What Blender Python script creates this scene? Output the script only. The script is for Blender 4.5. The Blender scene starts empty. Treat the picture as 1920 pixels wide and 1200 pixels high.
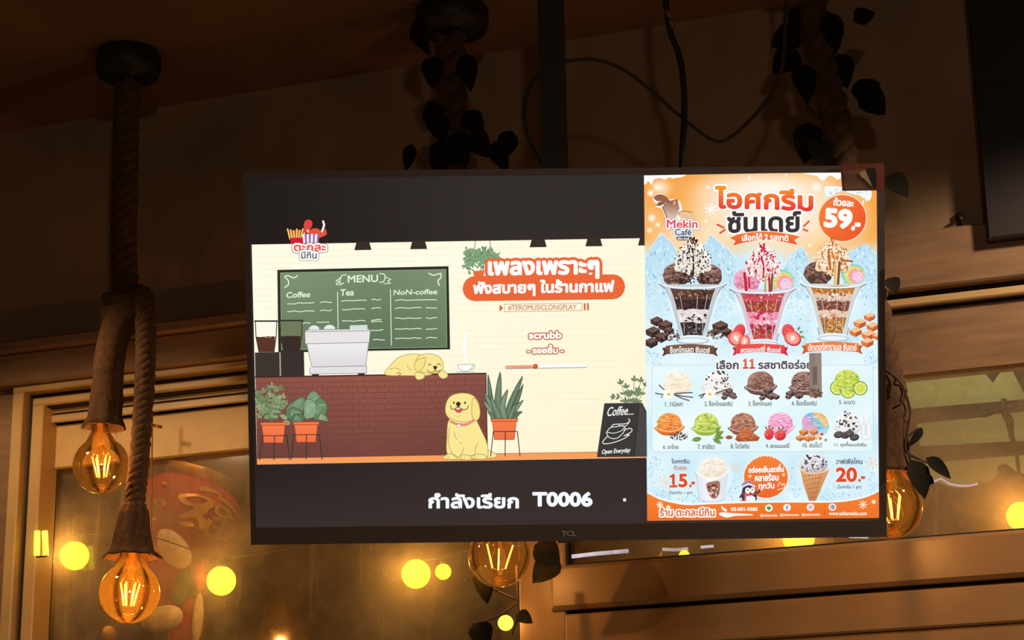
import bpy, bmesh, math, random
from mathutils import Vector, Matrix

# ---------------------------------------------------------------- camera, world, exposure
scene = bpy.context.scene
COL = scene.collection
FOC = 3880.0                      # focal length in pixels of the 1920 wide frame
PITCH, ROLL = math.radians(17.1), math.radians(0.95)
CAM = Vector((0.0, 0.0, 1.5))
_r0, _u0 = Vector((1, 0, 0)), Vector((0, -math.sin(PITCH), math.cos(PITCH)))
FWD = Vector((0, math.cos(PITCH), math.sin(PITCH)))
RGT = math.cos(ROLL) * _r0 - math.sin(ROLL) * _u0
UPV = math.sin(ROLL) * _r0 + math.cos(ROLL) * _u0
cam_data = bpy.data.cameras.new('camera')
cam_data.sensor_width, cam_data.sensor_fit = 36.0, 'HORIZONTAL'
cam_data.lens = FOC / 1920 * 36
cam_data.clip_start, cam_data.clip_end = 0.05, 60
camera = bpy.data.objects.new('camera', cam_data)
COL.objects.link(camera)
camera.matrix_world = Matrix((
    (RGT.x, UPV.x, -FWD.x, CAM.x), (RGT.y, UPV.y, -FWD.y, CAM.y),
    (RGT.z, UPV.z, -FWD.z, CAM.z), (0, 0, 0, 1)))
scene.camera = camera

scene.view_settings.view_transform = 'Standard'
scene.view_settings.look = 'None'
scene.view_settings.gamma = 1.0
scene.view_settings.exposure = 0.0
scene.view_settings.use_curve_mapping = False

world = bpy.data.worlds.new('night_room')
scene.world = world
world.use_nodes = True
world.node_tree.nodes['Background'].inputs[0].default_value = (0.030, 0.020, 0.0125, 1)
world.node_tree.nodes['Background'].inputs[1].default_value = 1.0


def light(name, loc, power, color=(1.0, 0.55, 0.16), size=0.04, shade=None):
    """a lamp; shade is the cone angle of a downward spot that darkens what lies above"""
    d = bpy.data.lights.new(name, 'SPOT' if shade else 'POINT')
    if shade:
        d.spot_size, d.spot_blend = math.radians(shade), 0.2
    d.energy, d.color, d.shadow_soft_size = power, color, size
    o = bpy.data.objects.new(name, d)
    COL.objects.link(o)
    o.location = loc
    return o


def ray(x, y):
    return FWD + RGT * ((x - 960) / FOC) - UPV * ((y - 600) / FOC)


def at(x, y, depth):
    """the point seen at pixel (x, y), depth metres along the lens axis"""
    return CAM + ray(x, y) * depth


def at_y(x, y, Y):
    """the point seen at pixel (x, y) on the vertical plane Y metres ahead"""
    d = ray(x, y)
    return CAM + d * (Y / d.y)


# fill lights added outside the frame to brighten wall, ceiling and television front
light('fill_light_right', (1.45, 3.15, 3.14), 62.0, (1.0, 0.80, 0.60), 0.06, 168)
light('fill_light_left', (-1.35, 3.95, 2.92), 21.0, (1.0, 0.68, 0.36), 0.06, 168)
light('fill_light_below', (0.45, 3.4, 1.2), 5.5, (1.0, 0.68, 0.38), 0.06)
light('fill_light_behind', (0.3, -1.2, 2.7), 42.0, (1.0, 0.76, 0.60), 0.1)

# ---------------------------------------------------------------- helpers


def lin(c):
    return tuple(((v / 255) / 12.92 if v / 255 <= 0.04045 else ((v / 255 + 0.055) / 1.055) ** 2.4) for v in c)


def link(o):
    COL.objects.link(o)
    return o


def mesh_obj(name, verts, faces, mat, parent=None, smooth=False, mats=None, midx=None):
    me = bpy.data.meshes.new(name)
    me.from_pydata([tuple(v) for v in verts], [], faces)
    me.update()
    for m in (mats or [mat]):
        me.materials.append(m)
    if midx:
        me.polygons.foreach_set('material_index', midx)
    if smooth:
        me.polygons.foreach_set('use_smooth', [True] * len(me.polygons))
    o = link(bpy.data.objects.new(name, me))
    if parent:
        o.parent = parent
        o.matrix_parent_inverse = Matrix.Identity(4)
    return o


def tag(o, label=None, cat=None, group=None, kind=None):
    for k, v in (('label', label), ('category', cat), ('group', group), ('kind', kind)):
        if v:
            o[k] = v
    return o


def empty(name, loc, label=None, cat=None, group=None, kind=None):
    o = link(bpy.data.objects.new(name, None))
    o.location = loc
    o.empty_display_size = 0.05
    bpy.context.view_layer.update()
    return tag(o, label, cat, group, kind)


class MB:
    """collects shapes in world space, links them as one mesh"""

    def __init__(s):
        s.v, s.f = [], []

    def add(s, v, f):
        b = len(s.v)
        s.v += [Vector(p) for p in v]
        s.f += [tuple(i + b for i in q) for q in f]
        return s

    def tube(s, pts, r, n=10, cap=True):
        pts = [Vector(p) for p in pts]
        rr = r if isinstance(r, (list, tuple)) else [r] * len(pts)
        b = len(s.v)
        up = None
        for i, p in enumerate(pts):
            t = (pts[min(i + 1, len(pts) - 1)] - pts[max(i - 1, 0)]).normalized()
            if up is None:
                up = t.orthogonal().normalized()
            else:
                up = (up - t * up.dot(t)).normalized()
            w = t.cross(up)
            for k in range(n):
                a = 2 * math.pi * k / n
                s.v.append(p + (up * math.cos(a) + w * math.sin(a)) * rr[i])
        for i in range(len(pts) - 1):
            for k in range(n):
                k2 = (k + 1) % n
                s.f.append((b + i * n + k, b + i * n + k2, b + (i + 1) * n + k2, b + (i + 1) * n + k))
        if cap:
            s.f.append(tuple(b + k for k in range(n))[::-1])
            e = b + (len(pts) - 1) * n
            s.f.append(tuple(e + k for k in range(n)))
        return s

    def lathe(s, prof, n=32, loc=(0, 0, 0), M=None, wob=None):
        """prof: (radius, z) top to bottom around z"""
        b = len(s.v)
        loc = Vector(loc)
        for i, (r, z) in enumerate(prof):
            for k in range(n):
                a = 2 * math.pi * k / n
                q = r * (wob(i, k) if wob else 1)
                p = Vector((q * math.cos(a), q * math.sin(a), z))
                s.v.append((M @ p if M else p) + loc)
        for i in range(len(prof) - 1):
            for k in range(n):
                k2 = (k + 1) % n
                s.f.append((b + i * n + k, b + (i + 1) * n + k, b + (i + 1) * n + k2, b + i * n + k2))
        for i, flip in ((0, False), (len(prof) - 1, True)):
            if prof[i][0] > 1e-5:
                q = tuple(b + i * n + k for k in range(n))
                s.f.append(q[::-1] if flip else q)
        return s

    def ball(s, c, r, n=16, M=None):
        m = n // 2
        prof = [(r * math.sin(math.pi * i / m) + 1e-6, r * math.cos(math.pi * i / m)) for i in range(m + 1)]
        return s.lathe(prof, n, c, M)

    def build(s, name, mat, parent=None, smooth=True):
        off = parent_origin(parent)
        inv = off.inverted()
        return mesh_obj(name, [inv @ v for v in s.v], s.f, mat, parent, smooth)


def parent_origin(p):
    if p is None:
        return Matrix.Identity(4)
    bpy.context.view_layer.update()
    return p.matrix_world.copy()


def bezier_path(pts, n=12):
    """Catmull-Rom through 3-D points"""
    pts = [Vector(p) for p in pts]
    out = []
    for i in range(len(pts) - 1):
        p0, p1, p2, p3 = pts[max(i - 1, 0)], pts[i], pts[i + 1], pts[min(i + 2, len(pts) - 1)]
        for k in range(n):
            t = k / n
            out.append(0.5 * ((2 * p1) + (p2 - p0) * t + (2 * p0 - 5 * p1 + 4 * p2 - p3) * t * t + (3 * p1 - p0 - 3 * p2 + p3) * t ** 3))
    out.append(pts[-1])
    return out


def rope_mb(mb, pts, R, strands=3, turns_per_m=9.0, n=9):
    pts = [Vector(p) for p in pts]
    L = 0
    frames = []
    up = None
    for i, p in enumerate(pts):
        t = (pts[min(i + 1, len(pts) - 1)] - pts[max(i - 1, 0)]).normalized()
        up = t.orthogonal().normalized() if up is None else (up - t * up.dot(t)).normalized()
        if i:
            L += (p - pts[i - 1]).length
        frames.append((p, up.copy(), t.cross(up), L))
    for s in range(strands):
        path = []
        for p, u, w, l in frames:
            a = 2 * math.pi * (s / strands + l * turns_per_m)
            path.append(p + (u * math.cos(a) + w * math.sin(a)) * R * 0.5)
        mb.tube(path, R * 0.54, n)


# ---------------------------------------------------------------- materials


def new_mat(name):
    m = bpy.data.materials.new(name)
    m.use_nodes = True
    nt = m.node_tree
    return m, nt, nt.nodes['Principled BSDF']


def mat(name, rgb, rough=0.6, noise=0.0, scale=12.0, bump=0.0, bscale=60.0, metal=0.0, spec=0.5, stretch=(1, 1, 1), emit=None):
    m, nt, b = new_mat(name)
    c = lin(rgb)
    b.inputs['Base Color'].default_value = (*c, 1)
    b.inputs['Roughness'].default_value = rough
    b.inputs['Metallic'].default_value = metal
    b.inputs['Specular IOR Level'].default_value = spec
    if noise or bump:
        tc = nt.nodes.new('ShaderNodeTexCoord')
        mp = nt.nodes.new('ShaderNodeMapping')
        mp.inputs['Scale'].default_value = stretch
        nt.links.new(tc.outputs['Object'], mp.inputs[0])
    if noise:
        nz = nt.nodes.new('ShaderNodeTexNoise')
        nz.inputs['Scale'].default_value = scale
        nz.inputs['Detail'].default_value = 6
        nt.links.new(mp.outputs[0], nz.inputs['Vector'])
        rp = nt.nodes.new('ShaderNodeValToRGB')
        rp.color_ramp.elements[0].position, rp.color_ramp.elements[1].position = 0.3, 0.7
        rp.color_ramp.elements[0].color = (*[v * (1 - noise) for v in c], 1)
        rp.color_ramp.elements[1].color = (*[min(1, v * (1 + noise * 0.6)) for v in c], 1)
        nt.links.new(nz.outputs['Fac'], rp.inputs[0])
        nt.links.new(rp.outputs[0], b.inputs['Base Color'])
    if bump:
        n2 = nt.nodes.new('ShaderNodeTexNoise')
        n2.inputs['Scale'].default_value = bscale
        n2.inputs['Detail'].default_value = 4
        nt.links.new(mp.outputs[0], n2.inputs['Vector'])
        bp = nt.nodes.new('ShaderNodeBump')
        bp.inputs['Strength'].default_value = bump
        bp.inputs['Distance'].default_value = 0.004
        nt.links.new(n2.outputs['Fac'], bp.inputs['Height'])
        nt.links.new(bp.outputs[0], b.inputs['Normal'])
    if emit:
        b.inputs['Emission Color'].default_value = (*emit, 1)
        b.inputs['Emission Strength'].default_value = 1
    return m


def glow_mat(name, emit, see=0.5):
    """a lit glass: shines and lets its own lamp through"""
    m, nt, b = new_mat(name)
    out = nt.nodes['Material Output']
    nt.nodes.remove(b)
    e = nt.nodes.new('ShaderNodeEmission')
    e.inputs[0].default_value = (*emit, 1)
    t = nt.nodes.new('ShaderNodeBsdfTransparent')
    t.inputs[0].default_value = (see, see, see, 1)
    a = nt.nodes.new('ShaderNodeAddShader')
    nt.links.new(e.outputs[0], a.inputs[0])
    nt.links.new(t.outputs[0], a.inputs[1])
    nt.links.new(a.outputs[0], out.inputs[0])
    return m


def glass_mat(name, tint, gloss=1.0, rough=0.03, body=None):
    m, nt, b = new_mat(name)
    out = nt.nodes['Material Output']
    nt.nodes.remove(b)
    t = nt.nodes.new('ShaderNodeBsdfTransparent')
    t.inputs[0].default_value = (*tint, 1)
    g = nt.nodes.new('ShaderNodeBsdfGlossy')
    g.inputs['Color'].default_value = (gloss, gloss, gloss, 1)
    g.inputs['Roughness'].default_value = rough
    f = nt.nodes.new('ShaderNodeFresnel')
    f.inputs[0].default_value = 1.5
    mx = nt.nodes.new('ShaderNodeMixShader')
    nt.links.new(f.outputs[0], mx.inputs[0])
    nt.links.new(t.outputs[0], mx.inputs[1])
    nt.links.new(g.outputs[0], mx.inputs[2])
    last = mx
    if body:
        d = nt.nodes.new('ShaderNodeBsdfTranslucent')
        d.inputs[0].default_value = (*body[:3], 1)
        m2 = nt.nodes.new('ShaderNodeMixShader')
        m2.inputs[0].default_value = body[3]
        nt.links.new(mx.outputs[0], m2.inputs[1])
        nt.links.new(d.outputs[0], m2.inputs[2])
        last = m2
    nt.links.new(last.outputs[0], out.inputs[0])
    return m


def dirty_glass(name):
    """window pane with a film of dust, streaks and specks"""
    m, nt, b = new_mat(name)
    N, Lk = nt.nodes, nt.links
    out = N['Material Output']
    N.remove(b)
    tc = N.new('ShaderNodeTexCoord')
    big = N.new('ShaderNodeTexNoise')
    big.inputs['Scale'].default_value = 3.2
    big.inputs['Detail'].default_value = 5
    big.inputs['Roughness'].default_value = 0.65
    Lk.new(tc.outputs['Object'], big.inputs['Vector'])
    mp = N.new('ShaderNodeMapping')
    mp.inputs['Scale'].default_value = (9, 9, 0.7)
    Lk.new(tc.outputs['Object'], mp.inputs[0])
    st = N.new('ShaderNodeTexNoise')
    st.inputs['Scale'].default_value = 4.0
    st.inputs['Detail'].default_value = 3
    Lk.new(mp.outputs[0], st.inputs['Vector'])
    vo = N.new('ShaderNodeTexVoronoi')
    vo.inputs['Scale'].default_value = 62
    vo.inputs['Randomness'].default_value = 1.0
    Lk.new(tc.outputs['Object'], vo.inputs['Vector'])
    lt = N.new('ShaderNodeMath')
    lt.operation = 'LESS_THAN'
    lt.inputs[1].default_value = 0.10
    Lk.new(vo.outputs['Distance'], lt.inputs[0])
    pick = N.new('ShaderNodeMath')
    pick.operation = 'GREATER_THAN'
    pick.inputs[1].default_value = 0.62
    sep = N.new('ShaderNodeSeparateColor')
    Lk.new(vo.outputs['Color'], sep.inputs[0])
    Lk.new(sep.outputs[0], pick.inputs[0])
    sp = N.new('ShaderNodeMath')
    sp.operation = 'MULTIPLY'
    Lk.new(lt.outputs[0], sp.inputs[0])
    Lk.new(pick.outputs[0], sp.inputs[1])
    mr = N.new('ShaderNodeMapRange')
    mr.inputs[1].default_value, mr.inputs[2].default_value = 0.38, 0.66
    mr.inputs[3].default_value, mr.inputs[4].default_value = 0.14, 0.52
    Lk.new(big.outputs['Fac'], mr.inputs[0])
    ms = N.new('ShaderNodeMapRange')
    ms.inputs[1].default_value, ms.inputs[2].default_value = 0.62, 0.74
    ms.inputs[3].default_value, ms.inputs[4].default_value = 0.0, 0.22
    Lk.new(st.outputs['Fac'], ms.inputs[0])
    a1 = N.new('ShaderNodeMath')
    Lk.new(mr.outputs[0], a1.inputs[0])
    Lk.new(ms.outputs[0], a1.inputs[1])
    a2 = N.new('ShaderNodeMath')
    a2.operation = 'MULTIPLY_ADD'
    a2.inputs[1].default_value = 0.35
    Lk.new(sp.outputs[0], a2.inputs[0])
    Lk.new(a1.outputs[0], a2.inputs[2])
    a2.use_clamp = True
    t = N.new('ShaderNodeBsdfTransparent')
    t.inputs[0].default_value = (0.93, 0.9, 0.84, 1)
    tr = N.new('ShaderNodeBsdfTranslucent')
    tr.inputs[0].default_value = (0.82, 0.56, 0.28, 1)
    df = N.new('ShaderNodeBsdfDiffuse')
    df.inputs[0].default_value = (0.48, 0.38, 0.25, 1)
    md = N.new('ShaderNodeMixShader')
    md.inputs[0].default_value = 0.5
    Lk.new(tr.outputs[0], md.inputs[1])
    Lk.new(df.outputs[0], md.inputs[2])
    mx = N.new('ShaderNodeMixShader')
    Lk.new(a2.outputs[0], mx.inputs[0])
    Lk.new(t.outputs[0], mx.inputs[1])
    Lk.new(md.outputs[0], mx.inputs[2])
    g = N.new('ShaderNodeBsdfGlossy')
    g.inputs['Roughness'].default_value = 0.08
    mg = N.new('ShaderNodeMixShader')
    mg.inputs[0].default_value = 0.05
    Lk.new(mx.outputs[0], mg.inputs[1])
    Lk.new(g.outputs[0], mg.inputs[2])
    Lk.new(mg.outputs[0], out.inputs[0])
    return m


M = {
    'wall': mat('wall_paint', (150, 118, 84), 0.7, 0.18, 5, 0.15, 40),
    'ceil': mat('ceiling_paint', (132, 92, 60), 0.8, 0.15, 3, 0.1, 30),
    'beam': mat('header_wood', (140, 104, 72), 0.55, 0.25, 6, 0.15, 50, stretch=(1, 1, 8)),
    'frame': mat('cream_frame_paint', (196, 158, 104), 0.42, 0.14, 7, 0.08, 60),
    'board': mat('cream_board', (205, 168, 108), 0.55, 0.12, 9, 0.08, 90),
    'rail': mat('tan_rail_paint', (152, 114, 72), 0.38, 0.12, 8, 0.06, 60),
    'groove_shade': mat('groove_shade_black', (26, 18, 13), 0.7),  # near-black puts the shade of the frame grooves into the colour
    'glass': dirty_glass('dusty_window_glass'),
    'out': mat('outside_wall', (92, 74, 52), 0.9, 0.45, 2.2, 0.2, 14),
    'darkpanel': mat('dark_panel', (34, 24, 22), 0.6, 0.2, 6),
    'tv': mat('tv_plastic', (112, 98, 94), 0.3, 0.0),
    'steel': mat('black_steel', (44, 34, 24), 0.5, 0.15, 20),
    'jute': mat('jute_rope', (88, 58, 30), 0.95, 0.35, 60, 0.6, 260),
    'burlap': mat('burlap_cloth', (86, 54, 26), 0.98, 0.35, 90, 0.7, 330),
    'canopy': mat('dark_canopy_metal', (34, 24, 16), 0.55, 0.15, 14),
    'amber': glass_mat('amber_bulb_glass', (0.95, 0.74, 0.42), 1.0, 0.02, (1.0, 0.50, 0.10, 0.022)),
    'amber_lit': glass_mat('amber_lit_bulb_glass', (0.96, 0.68, 0.30), 1.0, 0.02, (1.0, 0.46, 0.06, 0.055)),
    'brass': mat('brass', (176, 120, 46), 0.3, metal=1.0),
    'stemglass': glass_mat('clear_stem_glass', (0.97, 0.8, 0.5), 1.0, 0.05, (1.0, 0.55, 0.12, 0.25)),
    'filament': mat('glowing_filament', (255, 190, 90), 0.5, emit=(7.0, 3.4, 0.8)),
    'filament_dim': mat('dim_filament', (255, 190, 90), 0.5, emit=(3.4, 1.5, 0.42)),
    'globe': glow_mat('lit_globe_glass', (2.6, 2.25, 0.10), 0.4),
    'leaf': mat('dark_ivy_leaf', (30, 26, 14), 0.8, 0.3, 30, 0.2, 90, spec=0.12),
    'stem': mat('brown_vine_stem', (60, 42, 26), 0.8),
    'cable': mat('black_cable', (24, 19, 17), 0.6),
    'braid': mat('braided_cable', (66, 56, 44), 0.7, 0.4, 300),
    'tape': mat('tan_tape', (150, 98, 60), 0.6),
    'red': mat('lantern_silk', (176, 36, 14), 0.7, 0.25, 14, 0.1, 90),
    'gold': mat('gold_paint', (228, 160, 50), 0.4, 0.25, 26, metal=0.35),
    'felt': mat('red_felt', (168, 34, 18), 0.95, 0.2, 20, 0.4, 200),
    'fur': mat('white_plush', (222, 190, 140), 1.0, 0.2, 40, 0.8, 220),
    'greenfelt': mat('green_felt', (60, 92, 40), 0.95, 0.2, 24),
    'signgreen': mat('pale_green_board', (190, 200, 128), 0.75, 0.15, 5, emit=(0.19, 0.205, 0.075)),  # faint even glow added so the whole board looks lit
    'signbar': mat('olive_bar', (50, 42, 28), 0.7, 0.2, 8),
    'cold': mat('cold_white_glow', (255, 255, 255), 0.5, emit=(0.9, 0.95, 1.35)),
    'neon': mat('neon_edge', (255, 255, 255), 0.5, emit=(1.1, 1.05, 2.0)),
    'chain': mat('brass_chain', (190, 130, 50), 0.35, metal=0.9),
    'cardwood': mat('card_wood_print', (150, 108, 86), 0.6, 0.45, 10, stretch=(1, 6, 6)),
    'cardred': mat('card_red_border', (150, 66, 50), 0.6, 0.2, 20),
    'paper': mat('paper_corner', (226, 196, 152), 0.8, 0.15, 30),
    'chrome': mat('chrome_trim', (190, 160, 120), 0.15, metal=1.0),
    'logo': mat('logo_grey', (240, 226, 212), 0.4),
}

# ---------------------------------------------------------------- the wall with its windows (s along it, n into the room, h up)
YAW = math.radians(19.2)
WE = Vector((math.cos(YAW), -math.sin(YAW), 0))
WN = Vector((-math.sin(YAW), -math.cos(YAW), 0))
WO = at(1000, 600, 4.5)
WO.z = 0
CEIL = 3.47


def on_wall(x, y, n=0.0):
    d = ray(x, y)
    t = (n - (CAM - WO).dot(WN)) / d.dot(WN)
    return CAM + d * t


def sh(x, y, n=0.0):
    p = on_wall(x, y, n)
    return (p - WO).dot(WE), p.z


def wp(s, n, h):
    p = WO + WE * s + WN * n
    p.z = h
    return p


def hline(n, *pts):
    return sum(sh(x, y, n)[1] for x, y in pts) / len(pts)


def sline(n, *pts):
    return sum(sh(x, y, n)[0] for x, y in pts) / len(pts)


def wbox(mb, s0, s1, n0, n1, h0, h1, bev=0.0):
    """a box on the wall; bev chamfers its front edges"""
    if bev:
        q = [(s0, n0, h0), (s1, n0, h0), (s1, n0, h1), (s0, n0, h1),
             (s0, n1 - bev, h0), (s1, n1 - bev, h0), (s1, n1 - bev, h1), (s0, n1 - bev, h1),
             (s0 + bev, n1, h0 + bev), (s1 - bev, n1, h0 + bev), (s1 - bev, n1, h1 - bev), (s0 + bev, n1, h1 - bev)]
        f = [(3, 2, 1, 0)]
        for a in (0, 4):
            f += [(a + i, a + (i + 1) % 4, a + 4 + (i + 1) % 4, a + 4 + i) for i in range(4)]
        f.append((8, 9, 10, 11))
    else:
        q = [(s0, n0, h0), (s1, n0, h0), (s1, n0, h1), (s0, n0, h1), (s0, n1, h0), (s1, n1, h0), (s1, n1, h1), (s0, n1, h1)]
        f = [(3, 2, 1, 0), (4, 5, 6, 7)] + [(i, (i + 1) % 4, 4 + (i + 1) % 4, 4 + i) for i in range(4)]
    mb.add([wp(*a) for a in q], f)
    return mb

# ---------------------------------------------------------------- the setting
SL, SR = -2.2, 2.2                                   # how far the wall runs
h_head = hline(0.05, (0, 643), (460, 585))
h_cap = hline(0.065, (0, 662), (460, 606))
h_case = hline(0.03, (22, 725), (461, 674))
h_g1 = hline(0.02, (52, 737), (462, 689))
h_g0 = hline(0.02, (52, 747), (462, 699))
h_s0 = hline(0.012, (287, 734), (462, 716))
h_r1 = hline(-0.03, (287, 744), (462, 725))
h_r2 = hline(-0.03, (287, 753), (462, 735))
h_r3 = hline(-0.03, (287, 757), (462, 740))
h_b1 = hline(-0.035, (287, 772), (462, 755))
h_b0 = hline(-0.05, (74, 880), (287, 857), (466, 839.5))
s_case = sline(0.03, (18, 800), (0, 1180))
s_g0 = sline(0.02, (43, 800), (24, 1190))
s_g1 = sline(0.02, (54, 800), (34, 1190))
s_s1 = sline(0.012, (79, 800), (58.6, 1200))
s_p0 = sline(0.012, (972, 1100))
s_p1 = sline(0.012, (1035, 1100))
s_j = sline(0.0, (1062, 1040))
h_wb = hline(0.0, (1067, 1062.7), (1460, 1029), (1900, 996))
h_q1 = hline(0.02, (1057, 1143), (1460, 1114.5), (1900, 1082))
h_q0 = hline(0.02, (1057, 1152), (1460, 1122), (1900, 1091))
h_lp = hline(0.012, (1489, 1195), (1920, 1165))
LOW = 0.9


def st(name, mb, m, smooth=False, parent=None):
    o = mb.build(name, m, parent, smooth)
    if parent is None:
        o['kind'] = 'structure'
    return o


st('wall_back', wbox(MB(), SL, SR, -0.12, 0.0, h_case - 0.004, CEIL + 0.02), M['wall'])
st('wall_left', wbox(MB(), SL, s_case, -0.12, 0.0, LOW, h_case - 0.004), M['beam'])
mb = MB()
s_mid = sline(0.05, (1020, 600))
wbox(mb, SL, s_mid, 0.0, 0.05, h_case, h_cap, 0.004)
wbox(mb, SL, s_mid, 0.0, 0.065, h_cap, h_head, 0.006)
st('trim_1', mb, M['beam'])
st('trim_6', wbox(MB(), s_mid + 0.001, SR, 0.0, 0.03, h_g1, h_head, 0.004), M['beam'])
# ceiling and its far edge
c0, c1 = wp(SL, 0.0, CEIL), wp(SR, 0.0, CEIL)
mbc = MB()
mbc.add([(c0.x - .1, c0.y + .05, CEIL), (c1.x + .1, c1.y + .0, CEIL), (2.6, -0.6, CEIL), (-2.6, -0.6, CEIL),
         (c0.x - .1, c0.y + .05, CEIL + .1), (c1.x + .1, c1.y, CEIL + .1), (2.6, -0.6, CEIL + .1), (-2.6, -0.6, CEIL + .1)],
        [(0, 1, 2, 3), (7, 6, 5, 4), (0, 4, 5, 1), (1, 5, 6, 2), (2, 6, 7, 3), (3, 7, 4, 0)])
st('ceiling', mbc, M['ceil'])

# window_1, left of the post; window_2 right of it
W1 = empty('window_1', wp(s_g0, 0, h_b0), kind='structure')
mb = MB()
wbox(mb, s_case, s_p0 + 0.05, -0.08, 0.03, h_g1, h_case, 0.003)
wbox(mb, s_case, s_g0, -0.08, 0.03, LOW, h_g1, 0.003)
st('window_casing', mb, M['frame'], parent=W1)
mb = MB()
wbox(mb, s_g0, s_p0, -0.08, -0.004, h_g0 - 0.02, h_g1)
wbox(mb, s_g0, s_g1 + 0.02, -0.08, -0.004, LOW, h_g0 - 0.02)
wbox(mb, s_s1 - 0.01, s_p0, -0.07, -0.035, h_b1, h_s0 + 0.01)
st('window_groove_shade', mb, M['groove_shade'], parent=W1)  # dark strips that carry the shade of the recesses
mb = MB()
wbox(mb, s_g1, s_p0, -0.06, 0.012, h_s0, h_g0, 0.003)
wbox(mb, s_g1, s_s1, -0.06, 0.012, LOW, h_s0, 0.003)
wbox(mb, s_s1 - 0.005, s_p0, -0.06, -0.03, h_r2, h_r1)
wbox(mb, s_s1 - 0.005, s_p0, -0.06, -0.026, h_b1, h_r3, 0.002)
st('window_sash', mb, M['frame'], parent=W1)
st('valance_board', wbox(MB(), s_s1 - 0.005, s_p0, -0.07, -0.05, h_b0, h_b1 - 0.002), M['board'], parent=W1)
st('window_pane', wbox(MB(), s_s1 - 0.01, s_p0 + 0.005, -0.085, -0.080, LOW, h_b0 + 0.04), M['glass'], parent=W1)

W2 = empty('window_2', wp(s_j, 0, h_wb), kind='structure')
mb = MB()
wbox(mb, s_p1 + 0.008, SR, -0.06, 0.012, h_s0, h_g0, 0.003)
st('window_sash', mb, M['frame'], parent=W2)
mb = MB()
wbox(mb, s_p0, SR, -0.08, -0.004, h_g0 - 0.02, h_g1)
wbox(mb, s_j - 0.001, s_j + 0.005, -0.02, 0.004, h_wb, h_s0)
wbox(mb, s_j - 0.001, SR, -0.02, 0.003, h_wb - 0.002, h_wb + 0.004)
wbox(mb, s_j + 0.005, SR, -0.065, -0.014, h_s0 - 0.006, h_s0 + 0.01)
st('window_groove_shade', mb, M['groove_shade'], parent=W2)  # dark strips, shade of the gaps set in their colour
st('valance_board', wbox(MB(), s_j, SR, -0.07, -0.010, h_b0, h_s0 - 0.0063), M['beam'], parent=W2)  # same board as the left one; darker material stands in for weaker light
st('window_pane', wbox(MB(), s_j, SR, -0.022, -0.018, h_wb - 0.03, h_b0 + 0.004), M['glass'], parent=W2)
mb = MB()
wbox(mb, s_p1 - 0.001, SR, -0.07, 0.026, h_q1, h_wb - 0.002, 0.008)
st('window_rail', mb, M['rail'], parent=W2)

# post between the windows, dado panel below
st('trim_2', wbox(MB(), s_p0, s_j, -0.025, 0.010, LOW, h_s0, 0.004), M['rail'])
st('trim_3', wbox(MB(), s_p1 + 0.004, SR, -0.08, -0.002, LOW, h_q1 + 0.002), M['groove_shade'])  # near-black backing carries the shade of the groove
s_d = sline(0.02, (1058, 1175))
mb = MB()
wbox(mb, s_d, SR, -0.05, 0.016, h_lp, h_q0, 0.004)
wbox(mb, s_d, SR, -0.05, 0.010, h_lp - 0.055, h_lp - 0.001, 0.003)
st('trim_4', mb, M['rail'])
# what lies beyond the panes
st('wall_outside', wbox(MB(), SL - 1.5, SR + 1.5, -2.2, -2.1, 0.2, 5.0), M['out'])

# dark upright board at the right, above the windows
s_b0 = sline(0.06, (1812, 60), (1857, 446))
st('trim_5', wbox(MB(), s_b0, s_b0 + 0.6, 0.0, 0.06, hline(0.06, (1857, 448), (1915, 441)), CEIL - 0.002, 0.004), M['darkpanel'])

# unseen fill lights added outside above the panes, brightening lantern and board
for q_, w_, c_ in ((sline(0, (330, 860)), 9.0, (1.0, 0.72, 0.40)), (sline(0, (1780, 700)), 3.0, (1.0, 0.96, 0.84))):
    light('hidden_fill_light', wp(q_, -0.12, h_b0 + 0.36), w_ * 2.0, c_, 0.05)

# ledge and eaves beam outside the panes
st('trim_7', wbox(MB(), s_j, SR, -0.16, -0.071, h_wb - 0.10, sh(1283, 1052, -0.12)[1]), M['beam'])
EAVES = h_b0 + 0.42
st('trim_8', wbox(MB(), SL, SR, -0.55, -0.10, EAVES, EAVES + 0.05), M['beam'])

# ---------------------------------------------------------------- rope pendants
rng = random.Random(7)


def ragged(seed):
    r = random.Random(seed)
    t = [1 + r.uniform(-0.05, 0.07) for _ in range(400)]
    return t


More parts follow.
